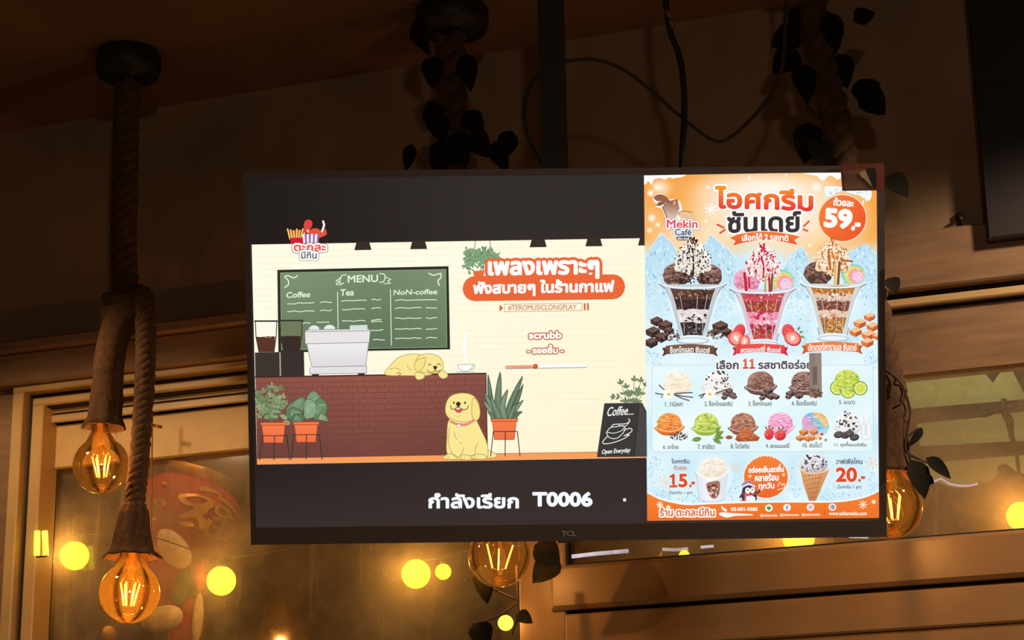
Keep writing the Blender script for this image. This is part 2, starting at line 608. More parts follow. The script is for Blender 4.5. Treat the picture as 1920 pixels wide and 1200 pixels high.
def sleeve_mb(top, bot, r_top, r_bot, seed, flare=1.2):
    """gathered burlap sleeve round the rope end, its hem frayed"""
    top, bot = Vector(top), Vector(bot)
    ax = top - bot
    L = ax.length
    Mx = ax.to_track_quat('Z', 'Y').to_matrix()
    t = ragged(seed)
    n, mb = 40, MB()
    prof = []
    for i in range(15):
        k = i / 14
        r = r_top + (r_bot - r_top) * (k ** 1.3)
        if k > 0.86:
            r *= 1 + (flare - 1) * ((k - 0.86) / 0.14)
        if k < 0.08:
            r *= 0.86
        prof.append((r, L * (1 - k)))
    inner = [(r * 0.9, z) for r, z in prof[::-1]]
    full = prof + inner

    def wob(i, k):
        w = 1 + 0.05 * math.sin(k * 2 * math.pi * 7 / n + seed) + 0.03 * math.sin(k * 2 * math.pi * 13 / n + i * 0.5)
        if 13 <= i <= 15:
            w *= t[(k * 7 + 3) % 400]
        return w
    mb.lathe(full, n, bot, Mx, wob)
    # loose threads of the hem
    r = random.Random(seed + 1)
    for _ in range(26):
        a = r.uniform(0, 2 * math.pi)
        q = r_bot * flare * 0.98
        p = bot + Mx @ Vector((q * math.cos(a), q * math.sin(a), 0.002))
        e = p + Mx @ Vector((math.cos(a) * r.uniform(-.002, .007), math.sin(a) * r.uniform(-.002, .007), -r.uniform(.003, .013)))
        mb.tube([p, (p + e) / 2 + Vector((r.uniform(-.002, .002), 0, 0)), e], 0.0006, 4)
    return mb


def bulb(parent, c, R, seed, bright=True, tilt=0.0, n_fil=4, spread=0.55):
    """globe filament bulb hanging neck-up; the glass is the part, filaments and glass mount its sub-parts"""
    c = Vector(c)
    Mx = Matrix.Rotation(tilt, 3, 'Y')
    prof = [(0.24 * R, 1.62 * R), (0.26 * R, 1.45 * R), (0.31 * R, 1.25 * R), (0.42 * R, 1.05 * R)]
    for i in range(1, 22):
        a = math.radians(27) + math.radians(153) * i / 21
        prof.append((R * math.sin(a) + 1e-6 if i < 21 else 1e-6, R * math.cos(a)))
    g = MB().lathe(prof, 40, c, Mx).build('bulb_glass', M['amber_lit' if bright else 'amber'], parent)
    cap = MB().lathe([(0.02 * R, 2.0 * R), (0.25 * R, 1.98 * R), (0.27 * R, 1.55 * R), (0.02 * R, 1.5 * R)], 24, c, Mx)
    cap.build('screw_cap', M['brass'], parent)
    m = MB()
    m.lathe([(0.10 * R, 1.5 * R), (0.09 * R, 0.95 * R), (0.13 * R, 0.62 * R), (0.07 * R, 0.5 * R), (0.005, 0.47 * R)], 16, c, Mx)
    m.build('glass_mount', M['stemglass'], g)
    f, w, w2 = MB(), MB(), MB()
    for k in range(n_fil):
        a = 2 * math.pi * (k + 0.35) / n_fil + seed
        ca, sa = math.cos(a), math.sin(a)
        top = c + Mx @ Vector((ca * R * 0.26 * spread * 1.6, sa * R * 0.26 * spread * 1.6, 0.33 * R))
        bt = c + Mx @ Vector((ca * R * 0.15 * spread * 1.4, sa * R * 0.15 * spread * 1.4, -0.42 * R))
        f.tube([top, bt], 0.026 * R, 8)
        w.tube([c + Mx @ Vector((ca * .06 * R, sa * .06 * R, 0.75 * R)), top], 0.011 * R, 5)
        w2.tube([bt, c + Mx @ Vector((0, 0, -0.46 * R))], 0.012 * R, 5)
    f.build('filament', M['filament' if bright else 'filament_dim'], g)
    w.build('support_wire', M['brass'], g)
    w2.build('filament_joint', M['brass'], g)
    light('bulb_light', c + Vector((0, 0, -0.05 * R)), 1.5 if bright else 0.9, (1.0, 0.57, 0.23), 0.0015)


def canopy(parent, c, r, h):
    c = Vector(c)
    MB().lathe([(r * .94, 0), (r, -h * .15), (r, -h * .8), (r * .93, -h), (0.02, -h * 1.02), (0.018, -h - 0.03), (0.001, -h - 0.03)], 40, c).build('ceiling_canopy', M['canopy'], parent)


GP = 'rope pendants along the window'
# left pendant: one canopy, two rope drops, two bulbs
Y1 = 4.30
ctop = at_y(242, 100, Y1)
ctop.z = CEIL
P1 = empty('rope_pendant_lamp', ctop, 'thick jute rope pendant with two burlap sleeved globe bulbs left of the television', 'pendant lamp', GP)
canopy(P1, ctop, 0.073, 0.055)


def drop(pts, Y):
    return bezier_path([at_y(x, y, Y + d) for x, y, d in pts], 12)


mb = MB()
rope_mb(mb, drop([(240, 158, 0), (236, 260, 0), (233, 380, 0), (232, 480, 0), (236, 560, 0)], Y1), 0.030, strands=4, turns_per_m=10)
mb.build('rope', M['jute'], P1)
mb = MB()
rope_mb(mb, drop([(262, 545, -.03), (272, 600, -.035), (273, 660, -.03), (270, 740, -.02), (262, 850, -.01), (254, 930, 0), (249, 990, 0)], Y1), 0.0225, strands=4, turns_per_m=15)
mb.build('rope', M['jute'], P1)
mb = MB()                                                       # the knot where the drops part
for k in range(3):
    ctr = at_y(240, 560 + 22 * k, Y1)
    ring = [ctr + Vector((0.043 * math.cos(a), 0.040 * math.sin(a), 0.012 * math.sin(a + k))) for a in [2 * math.pi * i / 24 for i in range(25)]]
    mb.tube(ring, 0.016, 9, cap=False)
mb.tube(drop([(232, 585, -.02), (212, 640, -.02), (203, 700, -.02), (206, 760, 0)], Y1), [.034] * 12 + [.033] * 12 + [.03] * 13, 12)
mb.build('rope_knot', M['burlap'], P1)
sleeve_mb(at_y(208, 650, Y1), at_y(195, 802, Y1), 0.030, 0.036, 3, 1.24).build('burlap_sleeve', M['burlap'], P1)
bulb(P1, at_y(190, 873, Y1), 0.0605, -0.105, bright=False, tilt=math.radians(-4), n_fil=6, spread=0.75)
sleeve_mb(at_y(250, 945, Y1), at_y(246, 1046, Y1), 0.030, 0.048, 11, 1.22).build('burlap_sleeve', M['burlap'], P1)
bulb(P1, at_y(243, 1112, Y1), 0.0635, -0.105, tilt=math.radians(2), n_fil=6, spread=0.75)


def leaf_mb(mb, base, tip, width, normal, curl=0.2, n=7):
    """a pointed heart shaped leaf with a fold along the middle and some thickness"""
    base, tip, normal = Vector(base), Vector(tip), Vector(normal)
    ax = tip - base
    L = ax.length
    ax.normalize()
    sd = ax.cross(normal).normalized()
    nm = sd.cross(ax).normalized()
    w = [0.0, 0.72, 1.0, 0.95, 0.76, 0.46, 0.0]
    rows = []
    for i in range(n):
        t = i / (n - 1)
        mid = base + ax * (L * t) - nm * (curl * L * t * t)
        hw = width * 0.5 * w[i]
        rows.append([mid + sd * hw + nm * hw * .35, mid, mid - sd * hw + nm * hw * .35])
    for off, flip in ((0.0, False), (0.0012, True)):
        v = [p - nm * off for r in rows for p in r]
        f = []
        for i in range(n - 1):
            for j in range(2):
                q = (i * 3 + j, i * 3 + j + 1, (i + 1) * 3 + j + 1, (i + 1) * 3 + j)
                f.append(q[::-1] if flip else q)
        mb.add(v, f)


def vine(label, stems, leaves, Y, petiole=True):
    """stems: pixel paths (x, y, dY); leaves: (base x, y, tip x, y, width m, dY)"""
    p0 = at_y(stems[0][0][0], stems[0][0][1], Y)
    root = empty('ivy_vine', p0, label, 'artificial ivy', 'ivy vines wound round the pendants')
    mb = MB()
    for s in stems:
        mb.tube(bezier_path([at_y(x, y, Y + d) for x, y, d in s], 8), 0.0022, 6)
    mb.build('stem', M['stem'], root)
    for k, (bx, by, tx, ty, w, d) in enumerate(leaves):
        m = MB()
        leaf_mb(m, at_y(bx, by, Y + d), at_y(tx, ty, Y + d - 0.01), w, Vector((0.25 * math.sin(k * 2.1), -1, 0.3 * math.cos(k * 1.3))))
        m.build('leaf', M['leaf'], root)
    return root


# middle pendant, mostly behind the television
Y2 = 4.10
ctop = at_y(848, 35, Y2)
ctop.z = CEIL
P2 = empty('rope_pendant_lamp', ctop, 'jute rope pendant whose globe bulb shows just under the television edge', 'pendant lamp', GP)
canopy(P2, ctop, 0.079, 0.05)
mb = MB()
rope_mb(mb, drop([(845, 70, 0), (846, 140, 0), (848, 220, 0), (850, 330, 0), (870, 520, 0), (905, 760, 0), (930, 940, 0)], Y2), 0.034, turns_per_m=7)
mb.build('rope', M['jute'], P2)
sleeve_mb(at_y(932, 900, Y2), at_y(935, 985, Y2), 0.030, 0.045, 5, 1.2).build('burlap_sleeve', M['burlap'], P2)
bulb(P2, at_y(936, 1043, Y2), 0.0625, 0.9, bright=False, tilt=math.radians(3), n_fil=3, spread=1.15)
vine('dark ivy twisted round the middle rope above the television', [[(800, 60, -.05), (812, 120, -.05), (870, 170, -.05), (820, 220, -.05), (890, 260, -.05), (850, 330, -.05)]],
     [(800, 40, 768, 68, .035, -.05), (775, 60, 805, 95, .035, -.06), (815, 105, 808, 160, .050, -.05), (872, 100, 882, 165, .045, -.05),
      (830, 200, 792, 222, .050, -.05), (870, 210, 905, 250, .05, -.05), (815, 215, 830, 262, .05, -.06), (880, 250, 915, 290, .055, -.05),
      (850, 250, 870, 312, .06, -.06), (835, 265, 812, 318, .05, -.05), (772, 270, 762, 316, .03, -.05), (925, 265, 948, 316, .045, -.04), (960, 245, 938, 300, .045, -.04)], Y2)
vine('sparse brown ivy stem hanging under the bulb below the television',
     [[(912, 1095, .03), (940, 1112, .03), (970, 1124, .03)], [(968, 1060, .03), (971, 1124, .03), (972, 1148, .03), (960, 1190, .03)], [(970, 1130, .03), (940, 1152, .03), (905, 1166, .03), (885, 1170, .03)]],
     [(902, 1060, 914, 1128, .044, .02), (1002, 1022, 1050, 1048, .062, .04), (1046, 1042, 1000, 1090, .056, .04), (895, 1166, 912, 1212, .05, .02), (968, 1150, 998, 1165, .03, .03)], Y2)

# right pendant, bulb half behind the television
Y3 = 3.80
ctop = at_y(1518, 35, Y3)
ctop.z = CEIL
P3 = empty('rope_pendant_lamp', ctop, 'jute rope pendant with a globe bulb peeping past the right television edge', 'pendant lamp', GP)
canopy(P3, ctop, 0.07, 0.05)
mb = MB()
rope_mb(mb, drop([(1516, -60, 0), (1524, 20, 0), (1538, 110, 0), (1562, 200, 0), (1578, 290, 0), (1600, 420, 0), (1640, 580, 0), (1668, 720, 0), (1674, 800, 0)], Y3), 0.031, turns_per_m=9)
mb.build('rope', M['jute'], P3)
sleeve_mb(at_y(1672, 740, Y3), at_y(1672, 890, Y3), 0.026, 0.036, 8, 1.2).build('burlap_sleeve', M['burlap'], P3)
bulb(P3, at_y(1670, 950, Y3), 0.0605, -0.105, bright=False, tilt=math.radians(-3), n_fil=6, spread=0.9)
vine('thin ivy with two leaves beside the right edge of the television',
     [[(1660, 692, 0), (1690, 720, 0), (1706, 765, 0), (1703, 800, 0), (1697, 838, 0), (1706, 852, 0), (1738, 868, 0)], [(1700, 730, 0), (1694, 752, 0), (1678, 762, 0)], [(1700, 820, 0), (1718, 806, 0), (1728, 803, 0)],
      [(1706, 852, 0), (1708, 880, 0)], [(1662, 700, 0), (1672, 722, 0), (1668, 745, 0)]],
     [(1736, 858, 1785, 892, .028, -.01), (1708, 862, 1740, 930, .046, -.01), (1752, 905, 1704, 888, .026, 0), (1730, 803, 1706, 836, .016, 0), (1664, 522, 1684, 545, .035, 0)], Y3 - 0.03)
vine('dark ivy bunched along the right rope above the television', [[(1500, 30, 0), (1540, 110, 0), (1510, 190, 0), (1580, 260, 0), (1540, 310, 0)]],
     [(1502, 10, 1488, 60, .04, 0), (1500, 62, 1448, 82, .06, .01), (1495, 95, 1452, 132, .06, 0), (1500, 120, 1518, 186, .05, -.02), (1550, 20, 1572, 95, .05, -.02), (1572, 100, 1588, 160, .05, -.01),
      (1612, 148, 1640, 205, .06, .02), (1615, 175, 1660, 210, .06, .02), (1520, 230, 1508, 300, .06, -.01), (1530, 260, 1548, 312, .05, -.02), (1660, 332, 1706, 362, .055, .06), (1600, 40, 1640, 20, .04, 0)], Y3)

# ---------------------------------------------------------------- cables over the television
cb = MB().tube(bezier_path([(at_y(1246, 0, 3.72).x, 3.72, CEIL)] + [at_y(x, y, 3.72) for x, y in ((1246, -30), (1249, 10), (1257, 60), (1272, 100), (1281, 150), (1283, 220), (1279, 290), (1276, 400))], 10), 0.0062, 10)
o = cb.build('power_cable', M['cable'])
tag(o, 'thick black cable with tan tape dropping from the ceiling to the television', 'cable')
cb = MB()
for (x0, y0), (x1, y1) in (((1250, 22), (1258, 36)), ((1257, 40), (1262, 54))):
    cb.tube([at_y(x0, y0, 3.72), at_y(x1, y1, 3.72)], 0.0075, 10)
cb.build('tape_wrap', M['tape'], o)
cb = MB().tube(bezier_path([at_y(x, y, 3.74) for x, y in ((1030, 330), (1000, 280), (984, 235), (984, 190), (1000, 150), (1040, 122), (1085, 112), (1125, 114), (1170, 132), (1215, 165), (1260, 205), (1300, 238), (1335, 262), (1362, 262), (1400, 232), (1440, 185), (1462, 140), (1470, 90), (1474, -40))] + [(at_y(1474, 0, 3.74).x, 3.74, CEIL)], 9), 0.0038, 8)
tag(cb.build('braided_cord', M['braid']), 'thin braided cord looping from the pole across to the right rope', 'cord')

# ---------------------------------------------------------------- lights strung behind the panes, odds and ends
GL = 'yellow globe lights'


def globe(x, y, n, rpx, label, power=0.5, socket=True, sx=1.0):
    c = on_wall(x, y, n)
    depth = (c - CAM).dot(FWD)
    R = rpx * depth / FOC
    root = empty('globe_light', c, label, 'globe light', GL)
    MB().lathe([(1e-6, R)] + [(R * math.sin(math.pi * i / 16) * sx, R * math.cos(math.pi * i / 16)) for i in range(1, 16)] + [(1e-6, -R)], 24, c).build('globe', M['globe'], root)
    if socket:
        MB().lathe([(0.001, R * 1.5), (R * .34, R * 1.48), (R * .38, R * 0.93), (0.001, R * .93)], 16, c).build('socket', M['cable'], root)
    if power:
        light('globe_lamp', c, power * 1.5, (1.0, 0.56, 0.20), R * 0.5)
    return c


g1 = globe(140, 1042, -0.13, 27, 'yellow globe light behind the left pane, beside the lower rope bulb', 1.1)
g2 = globe(415, 1089, -0.13, 27.5, 'yellow globe light behind the pane below the red lantern', 1.1)
g3 = globe(780, 1076, -0.13, 27.5, 'larger of the two yellow globe lights hanging side by side under the screen', 1.1)
g4 = globe(831, 1072, -0.13, 15, 'smaller of the two yellow globe lights hanging side by side under the screen', 0.35)
g6 = globe(1497, 1006, -0.08, 31, 'yellow globe light tucked between the television bottom and the window rail', 1.0)
g7 = globe(1283, 1041, -0.12, 10, 'tiny yellow globe light resting low behind the right pane', 0.15, False)
g8 = globe(1914, 968, -0.075, 27, 'yellow globe light hanging from the cable at the right end of the window', 1.0)
g5 = globe(948, 1168, 0.03, 14.5, 'little yellow globe light among the ivy stems on the post', 0.3)
tw = empty('twin_globe_reflection', on_wall(78, 1018, 0.02), 'pair of slim yellow globe reflections at the left edge of the pane', 'reflection')
for x0, x1 in ((70, 69), (84, 86)):
    MB().tube([on_wall(x0, 996, 0.02), on_wall(x1, 1041, 0.02)], 0.0068, 12).build('tube', M['globe'], tw)  # glowing tubes added in place of a globe's reflections in the frame edge
MB().tube([on_wall(68, 1044, 0.02), on_wall(88, 1042, 0.02)], 0.003, 8).build('joining_bar', M['brass'], tw)  # bar added to join the two tubes
# string cable from which the globes hang
h_c = g1.z + 0.10


def cord(name, pts, r, label):
    tag(MB().tube(bezier_path(pts, 8), r, 7).build(name, M['cable']), label, 'cable')


up = Vector((0, 0, 0.056))
cord('string_cable', [wp(s_s1 + .02, -0.13, g1.z + .10), g1 + up, (g1 + g2) / 2 + Vector((0, 0, .075)), g2 + up, (g2 + g3) / 2 + Vector((0, 0, .07)), g3 + up, g4 + Vector((0, 0, .032)), g6 + Vector((-.3, .05, .10)), g6 + up * 1.05], 0.0016,
     'thin dark string cable carrying the globe lights behind the panes')

# red lantern behind the left pane, tipped to the right
LN = on_wall(348, 972, -0.42)
ldep = (LN - CAM).dot(FWD)
k = ldep / FOC
lan = empty('paper_lantern', LN, 'large tilted red lantern with a gold character behind the left window', 'lantern')
LM = Matrix.Rotation(math.radians(17), 3, Vector((0, -1, 0))) @ Matrix.Rotation(math.radians(0), 3, 'Z')
LM = Matrix.Rotation(math.radians(16), 3, 'Y')
RA, RB = 106 * k, 80 * k


def lan_r(t):
    return (RA * math.sin(t) ** 0.8, RB * math.cos(t))


t0, t1 = math.radians(24), math.radians(156)
prof = [lan_r(t0 + (t1 - t0) * i / 30) for i in range(31)]
MB().lathe(prof, 96, LN, LM, lambda i, q: 1 + 0.012 * math.cos(q * 2 * math.pi * 24 / 96)).build('lantern_body', M['red'], lan)
for sgn, nm in ((1, 'top_ring'), (-1, 'bottom_ring')):
    z0 = RB * math.cos(t0) * sgn
    MB().lathe([(RA * .60, z0 + sgn * .026), (RA * .62, z0 + sgn * .022), (RA * .60, z0 - sgn * .006), (RA * .40, z0 - sgn * .006), (RA * .40, z0 + sgn * .026)], 40, LN, LM,
               lambda i, q: 1 + .02 * math.cos(q * 2 * math.pi * 10 / 40)).build(nm, M['gold'], lan)
# the gold character brushed on its front, facing the room and turned a little right
def on_lantern(u, w, lift=0.003):
    """u, w in -1..1 over the front of the lantern"""
    tt = math.acos(max(-1, min(1, w * 0.92)))
    r_, z_ = lan_r(tt)
    a = math.radians(-90 - 19 * 0 + u * 90)
    return LN + LM @ Vector(((r_ + lift) * math.cos(a), (r_ + lift) * math.sin(a), z_))


def brush(mb, pts, w0, w1):
    q_ = opened2(pts)
    n_ = len(q_)
    L, Rr = [], []
    for i, s_ in enumerate(q_):
        e = q_[min(i + 1, n_ - 1)]
        b_ = q_[max(i - 1, 0)]
        dx, dy = e[0] - b_[0], e[1] - b_[1]
        m_ = math.hypot(dx, dy) or 1
        h_ = (w0 + (w1 - w0) * i / (n_ - 1)) * (0.55 + 0.45 * math.sin(math.pi * min(1, (i + .6) / n_ * 1.15)))
        L.append(on_lantern(s_[0] - dy / m_ * h_, s_[1] + dx / m_ * h_))
        Rr.append(on_lantern(s_[0] + dy / m_ * h_, s_[1] - dx / m_ * h_))
    mb.add(L + Rr, [(i, i + 1, n_ + i + 1, n_ + i) for i in range(n_ - 1)])


def opened2(pts, n=7):
    p3 = bezier_path([(x, y, 0) for x, y in pts], n)
    return [(p.x, p.y) for p in p3]


gm = MB()
for pts, w0, w1 in ((((.18, .62), (.34, .70), (.50, .64)), .07, .05), (((.12, .40), (.02, .28), (.10, .16), (.30, .22), (.36, .40), (.22, .44), (.12, .40)), .05, .06),
                    (((.30, .20), (.22, -.02), (.08, -.22)), .08, .06), (((.14, -.05), (.30, -.12), (.34, -.36)), .06, .05), (((.24, -.3), (.10, -.38)), .05, .05),
                    (((.44, .58), (.56, .54), (.74, .40)), .05, .04), (((.44, .36), (.60, .34), (.62, .18), (.46, .16), (.44, .36)), .045, .045),
                    (((.42, .02), (.58, .06), (.74, -.02), (.72, -.30), (.52, -.42), (.40, -.36), (.40, -.05)), .06, .06), (((.57, .05), (.56, -.36)), .035, .035), (((.42, -.18), (.72, -.18)), .03, .03),
                    (((-.30, .56), (-.22, .48)), .04, .03), (((-.26, .02), (-.20, .08), (-.14, .0), (-.2, -.08), (-.26, .02)), .03, .03), (((-.36, -.36), (-.2, -.42)), .03, .03)):
    brush(gm, pts, w0, w1)
gm.build('gold_character', M['gold'], lan)
a_ = LN + LM @ Vector((0, 0, RB * math.cos(t0)))
MB().tube([a_, (a_.x, a_.y, EAVES)], 0.0015, 6).build('hanging_cord', M['cable'], lan)

# plush holiday hat and stocking hanging under the lantern
hat = empty('christmas_stocking', on_wall(310, 1090, -0.25), 'red felt christmas stocking with white plush cuffs below the red lantern', 'stocking')


def lump(name, m, x, y, n, rx, ry, rot, parent, depth=0.6, seed=0, tip=0.0):
    c = on_wall(x, y, n)
    kk = (c - CAM).dot(FWD) / FOC
    R3 = Matrix.Rotation(math.radians(rot), 3, 'Y')
    b = MB()
    prof = [(max(1e-6, math.sin(math.pi * i / 20) * (1 - tip * (1 - i / 20))), math.cos(math.pi * i / 20)) for i in range(21)]
    r = random.Random(seed)
    ph = [r.uniform(0, 6.28) for _ in range(3)]
    b.lathe(prof, 28, (0, 0, 0), None, lambda i, q: 1 + .05 * math.sin(q * 2 * math.pi * 3 / 28 + ph[0] + i * .3) + .04 * math.sin(q * 2 * math.pi * 5 / 28 + ph[1]))
    b.v = [c + R3 @ Vector((v.x * rx * kk, v.y * rx * kk * depth, v.z * ry * kk)) for v in b.v]
    return b.build(name, m, parent)


lump('felt_body', M['felt'], 305, 1098, -0.27, 48, 72, 14, hat, .5, 1)
lump('felt_toe', M['felt'], 350, 1180, -0.30, 34, 60, 8, hat, .5, 2)
lump('plush_cuff', M['fur'], 326, 1028, -0.22, 30, 44, -38, hat, .6, 3, .35)
lump('plush_cuff', M['fur'], 304, 1160, -0.20, 40, 24, -14, hat, .6, 4)
lump('green_trim', M['greenfelt'], 342, 1100, -0.24, 15, 36, 14, hat, .5, 5)
lump('plush_strap', M['fur'], 371, 1160, -0.27, 10, 48, 3, hat, .5, 6)
lump('red_pompom', M['felt'], 376, 1082, -0.24, 11, 27, 4, hat, .7, 7)
lump('gold_bell', M['gold'], 205, 1188, -0.2, 14, 16, -30, empty('ornament_bell', on_wall(205, 1188, -0.2), 'small gold ornament below the lower rope bulb', 'ornament'), .9, 8)

# bead chain of the blind
ch = MB()
p0, p1 = on_wall(286, 772, 0.03), on_wall(283, 992, 0.03)
for i in range(80):
    ch.ball(p0.lerp(p1, i / 79), 0.0024, 6)
ch.tube([on_wall(286, 797, .03), on_wall(303, 801, .03)], 0.0035, 6)
tag(ch.build('blind_chain', M['chain']), 'thin brass bead chain hanging in front of the left valance', 'chain')

# pale scalloped board seen through the right window
sg = empty('scalloped_board', on_wall(1800, 800, -0.30), 'pale green scalloped board with dark rails behind the right window', 'sign board')


def plate(name, m, pts, n, th, parent):
    """a board cut along pixel outline pts, standing n behind the wall face, th thick"""
    mb = MB()
    fr = [on_wall(x, y, n) for x, y in pts]
    bk = [p - WN * th for p in fr]
    q = len(pts)
    mb.add(fr + bk, [tuple(range(q)), tuple(range(q, 2 * q))[::-1]] + [(i, q + i, q + (i + 1) % q, (i + 1) % q) for i in range(q)])
    return mb.build(name, m, parent, smooth=False)


def arc(cx, cy, rx, ry, a0, a1, n=12):
    return [(cx + rx * math.cos(math.radians(a0 + (a1 - a0) * i / n)), cy + ry * math.sin(math.radians(a0 + (a1 - a0) * i / n))) for i in range(n + 1)]


top = [(1640, 930), (1640, 760), (1672, 727)] + arc(1700, 722, 30, 16, 180, 262, 5) + [(1760, 700), (1815, 694)] + arc(1828, 712, 24, 18, 250, 330, 5) + [(1862, 718)] + arc(1893, 712, 24, 20, 210, 280, 5) + [(1990, 678), (1990, 930)]
bot = [(1990, 880), (1915, 885), (1905, 882)] + arc(1880, 876, 12, 10, 300, 200, 4) + [(1868, 888), (1845, 905)] + arc(1795, 860, 60, 52, 45, 125, 8) + [(1748, 900), (1700, 912), (1640, 916)]
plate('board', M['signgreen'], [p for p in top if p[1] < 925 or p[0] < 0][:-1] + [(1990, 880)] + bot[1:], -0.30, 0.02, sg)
for pts in (((1690, 768), (1930, 748), (1930, 768), (1700, 791)), ((1700, 838), (1930, 826), (1930, 850), (1712, 868)), ((1690, 780), (1716, 780), (1728, 872), (1694, 872))):
    plate('rail', M['signbar'], pts, -0.285, 0.012, sg)
ne = MB()
ne.tube([on_wall(x, y, -0.282) for x, y in ((1738, 908), (1752, 903), (1764, 897), (1780, 907), (1800, 911), (1818, 911), (1834, 907))], 0.0021, 8)
ne.build('neon_edge', M['neon'], sg)
tc = MB()
tc.tube(bezier_path([on_wall(x, y, -0.16) for x, y in ((1715, 793), (1780, 786), (1840, 780), (1880, 768), (1960, 756))], 8), [.0024] * 9 + [.0024] * 8 + [.005] * 8 + [.0075] * 8, 8)
tc.tube([on_wall(x, y, -0.16) for x, y in ((1882, 748), (1882, 768), (1893, 790), (1896, 815), (1906, 850), (1913, 905), (1915, 935))], [.006, .009, .009, .006, .004, .004, .004], 10)
tag(tc.build('junction_cable', M['cable']), 'black string light cable with a junction plug behind the right window', 'cable')

# cold white streaks under the television, built as thin glowing rods
for lab, pts, r in (('long cold white streak at the left end of the right pane', ((1068, 1044), (1120, 1038), (1178, 1033)), .0042),
                    ('short pair of cold streaks above the tiny yellow globe', ((1242, 1030), (1266, 1031), (1290, 1029)), .0034),
                    ('shortest cold streak right of the tiny yellow globe', ((1314, 1026), (1338, 1024)), .0030),
                    ('cold streak peeping out below the right television corner', ((1592, 1006), (1628, 1007)), .0030)):
    tl = tag(MB().tube([on_wall(x, y, -0.4) for x, y in pts], r * 1.1, 8).build('cold_streak', M['cold']), lab, 'tube light', 'cold streaks')
    for x, y in (pts[0], pts[-1]):
        a_ = on_wall(x, y, -0.4)
        MB().tube([a_, (a_.x, a_.y, EAVES)], 0.0006, 5).build('hanging_wire', M['cable'], tl)
tag(MB().tube([on_wall(1232, 1051, -.12), on_wall(1240, 1034, -.12)], .004, 6).build('yellow_stick', M['gold']), 'small slanted yellow stick behind the right pane', 'stick')

# hook and little rail above the right window
hk = MB().lathe([(.001, .012), (.008, .011), (.0075, 0), (.001, 0)], 16, on_wall(1800, 408, 0), WN.to_track_quat('Z', 'Y').to_matrix())
hk.tube([on_wall(1800, 408, .01), on_wall(1800, 408, .03)], .004, 8)
hk.ball(on_wall(1801, 410, .032), .006, 10)
tag(hk.build('wall_hook', M['cable']), 'small round black hook on the wall right of the television', 'hook')

# ---------------------------------------------------------------- television hung from a ceiling pole
TV0 = 3.6


def tv_depth(x, y):
    return TV0 / (1 - 0.0043 * (x - 1061) / 1200 - 0.0083 * (y - 664) / 690)


def tv_pt(x, y):
    return at(x, y, tv_depth(x, y))


TVC = tv_pt(1061, 664)
TVX = (tv_pt(1661, 664) - tv_pt(461, 664)).normalized()
_up = tv_pt(1061, 320) - tv_pt(1061, 1010)
TVY = TVX.cross(-_up.cross(TVX).cross(TVX).normalized() * -1).normalized()
TVY = -(_up - TVX * _up.dot(TVX)).normalized().cross(TVX).normalized()
if TVY.dot(FWD) < 0:
    TVY = -TVY                                                   # points away from the viewer, into the set
TVZ = TVX.cross(TVY).normalized()
tv = empty('television', TVC, 'wide flat television showing a cafe cartoon and an ice cream menu, on a ceiling pole', 'television')
tv.matrix_world = Matrix(((TVX.x, TVY.x, TVZ.x, TVC.x), (TVX.y, TVY.y, TVZ.y, TVC.y), (TVX.z, TVY.z, TVZ.z, TVC.z), (0, 0, 0, 1)))
bpy.context.view_layer.update()


def uv(x, y):
    d = tv_pt(x, y) - TVC
    return d.dot(TVX), d.dot(TVZ)


def tv_mesh(name, quads, m, parent=tv):
    """quads: (outline [(x, y) px], y_front, y_back) prisms in the set's own frame"""
    v, f = [], []
    for pts, yf, yb in quads:
        b, q = len(v), len(pts)
        c = [uv(*p) for p in pts]
        v += [(a, yf, z) for a, z in c] + [(a, yb, z) for a, z in c]
        f += [tuple(b + i for i in range(q)), tuple(b + q + i for i in range(q))[::-1]] + [(b + i, b + q + i, b + q + (i + 1) % q, b + (i + 1) % q) for i in range(q)]
    return mesh_obj(name, v, f, m, parent)


o4 = [(456, 322), (1657, 310), (1662, 1006), (471, 1021)]        # outer corners
i4 = [(467, 334), (1645, 323), (1649, 975), (481, 989)]          # picture area
fr = []
for a in range(4):
    b = (a + 1) % 4
    fr.append(([o4[a], o4[b], i4[b], i4[a]], -0.004, 0.018))
tv_mesh('bezel', fr, M['tv'])
tv_mesh('back_housing', [(o4, 0.018, 0.028), ([(560, 560), (1560, 550), (1562, 990), (572, 1002)], 0.028, 0.075)], M['tv'])
tv_mesh('infrared_receiver', [([(1046, 1012), (1085, 1012), (1085, 1018), (1046, 1018)], -0.001, 0.012)], M['tv'])
tv_mesh('chrome_trim', [([(1655.5, 505), (1657.5, 505), (1660, 900), (1658, 900)], -0.0052, -0.003)], M['chrome'])

# ceiling pole and bracket that carry the set
mp = at_y(1036, 150, 3.72)
mount = empty('ceiling_mount', Vector((mp.x, mp.y, CEIL)), 'square dark steel pole from the ceiling behind the television', 'television mount')
MBp = MB()
pw = 0.0255
xm, ym = mp.x, mp.y


def abox(mb, x0, x1, y0, y1, z0, z1):
    mb.add([(x, y, z) for z in (z0, z1) for x, y in ((x0, y0), (x1, y0), (x1, y1), (x0, y1))],
           [(3, 2, 1, 0), (4, 5, 6, 7)] + [(i, (i + 1) % 4, 4 + (i + 1) % 4, 4 + i) for i in range(4)])
    return mb


abox(MBp, xm - pw, xm + pw, ym - pw, ym + pw, TVC.z - 0.05, CEIL).build('pole', M['steel'], mount, False)
abox(MB(), xm - .07, xm + .07, ym - .07, ym + .07, CEIL - .006, CEIL).build('ceiling_plate', M['steel'], mount, False)
ym2 = ym - pw
for dz in (-.12, .12):
    c = TVC + TVZ * dz + TVY * 0.078
    abox(MB(), c.x - .02, c.x + .02, min(c.y, ym2) - .0, max(c.y, ym2) + .02, c.z - .015, c.z + .015).build('tilt_bracket', M['steel'], mount, False)

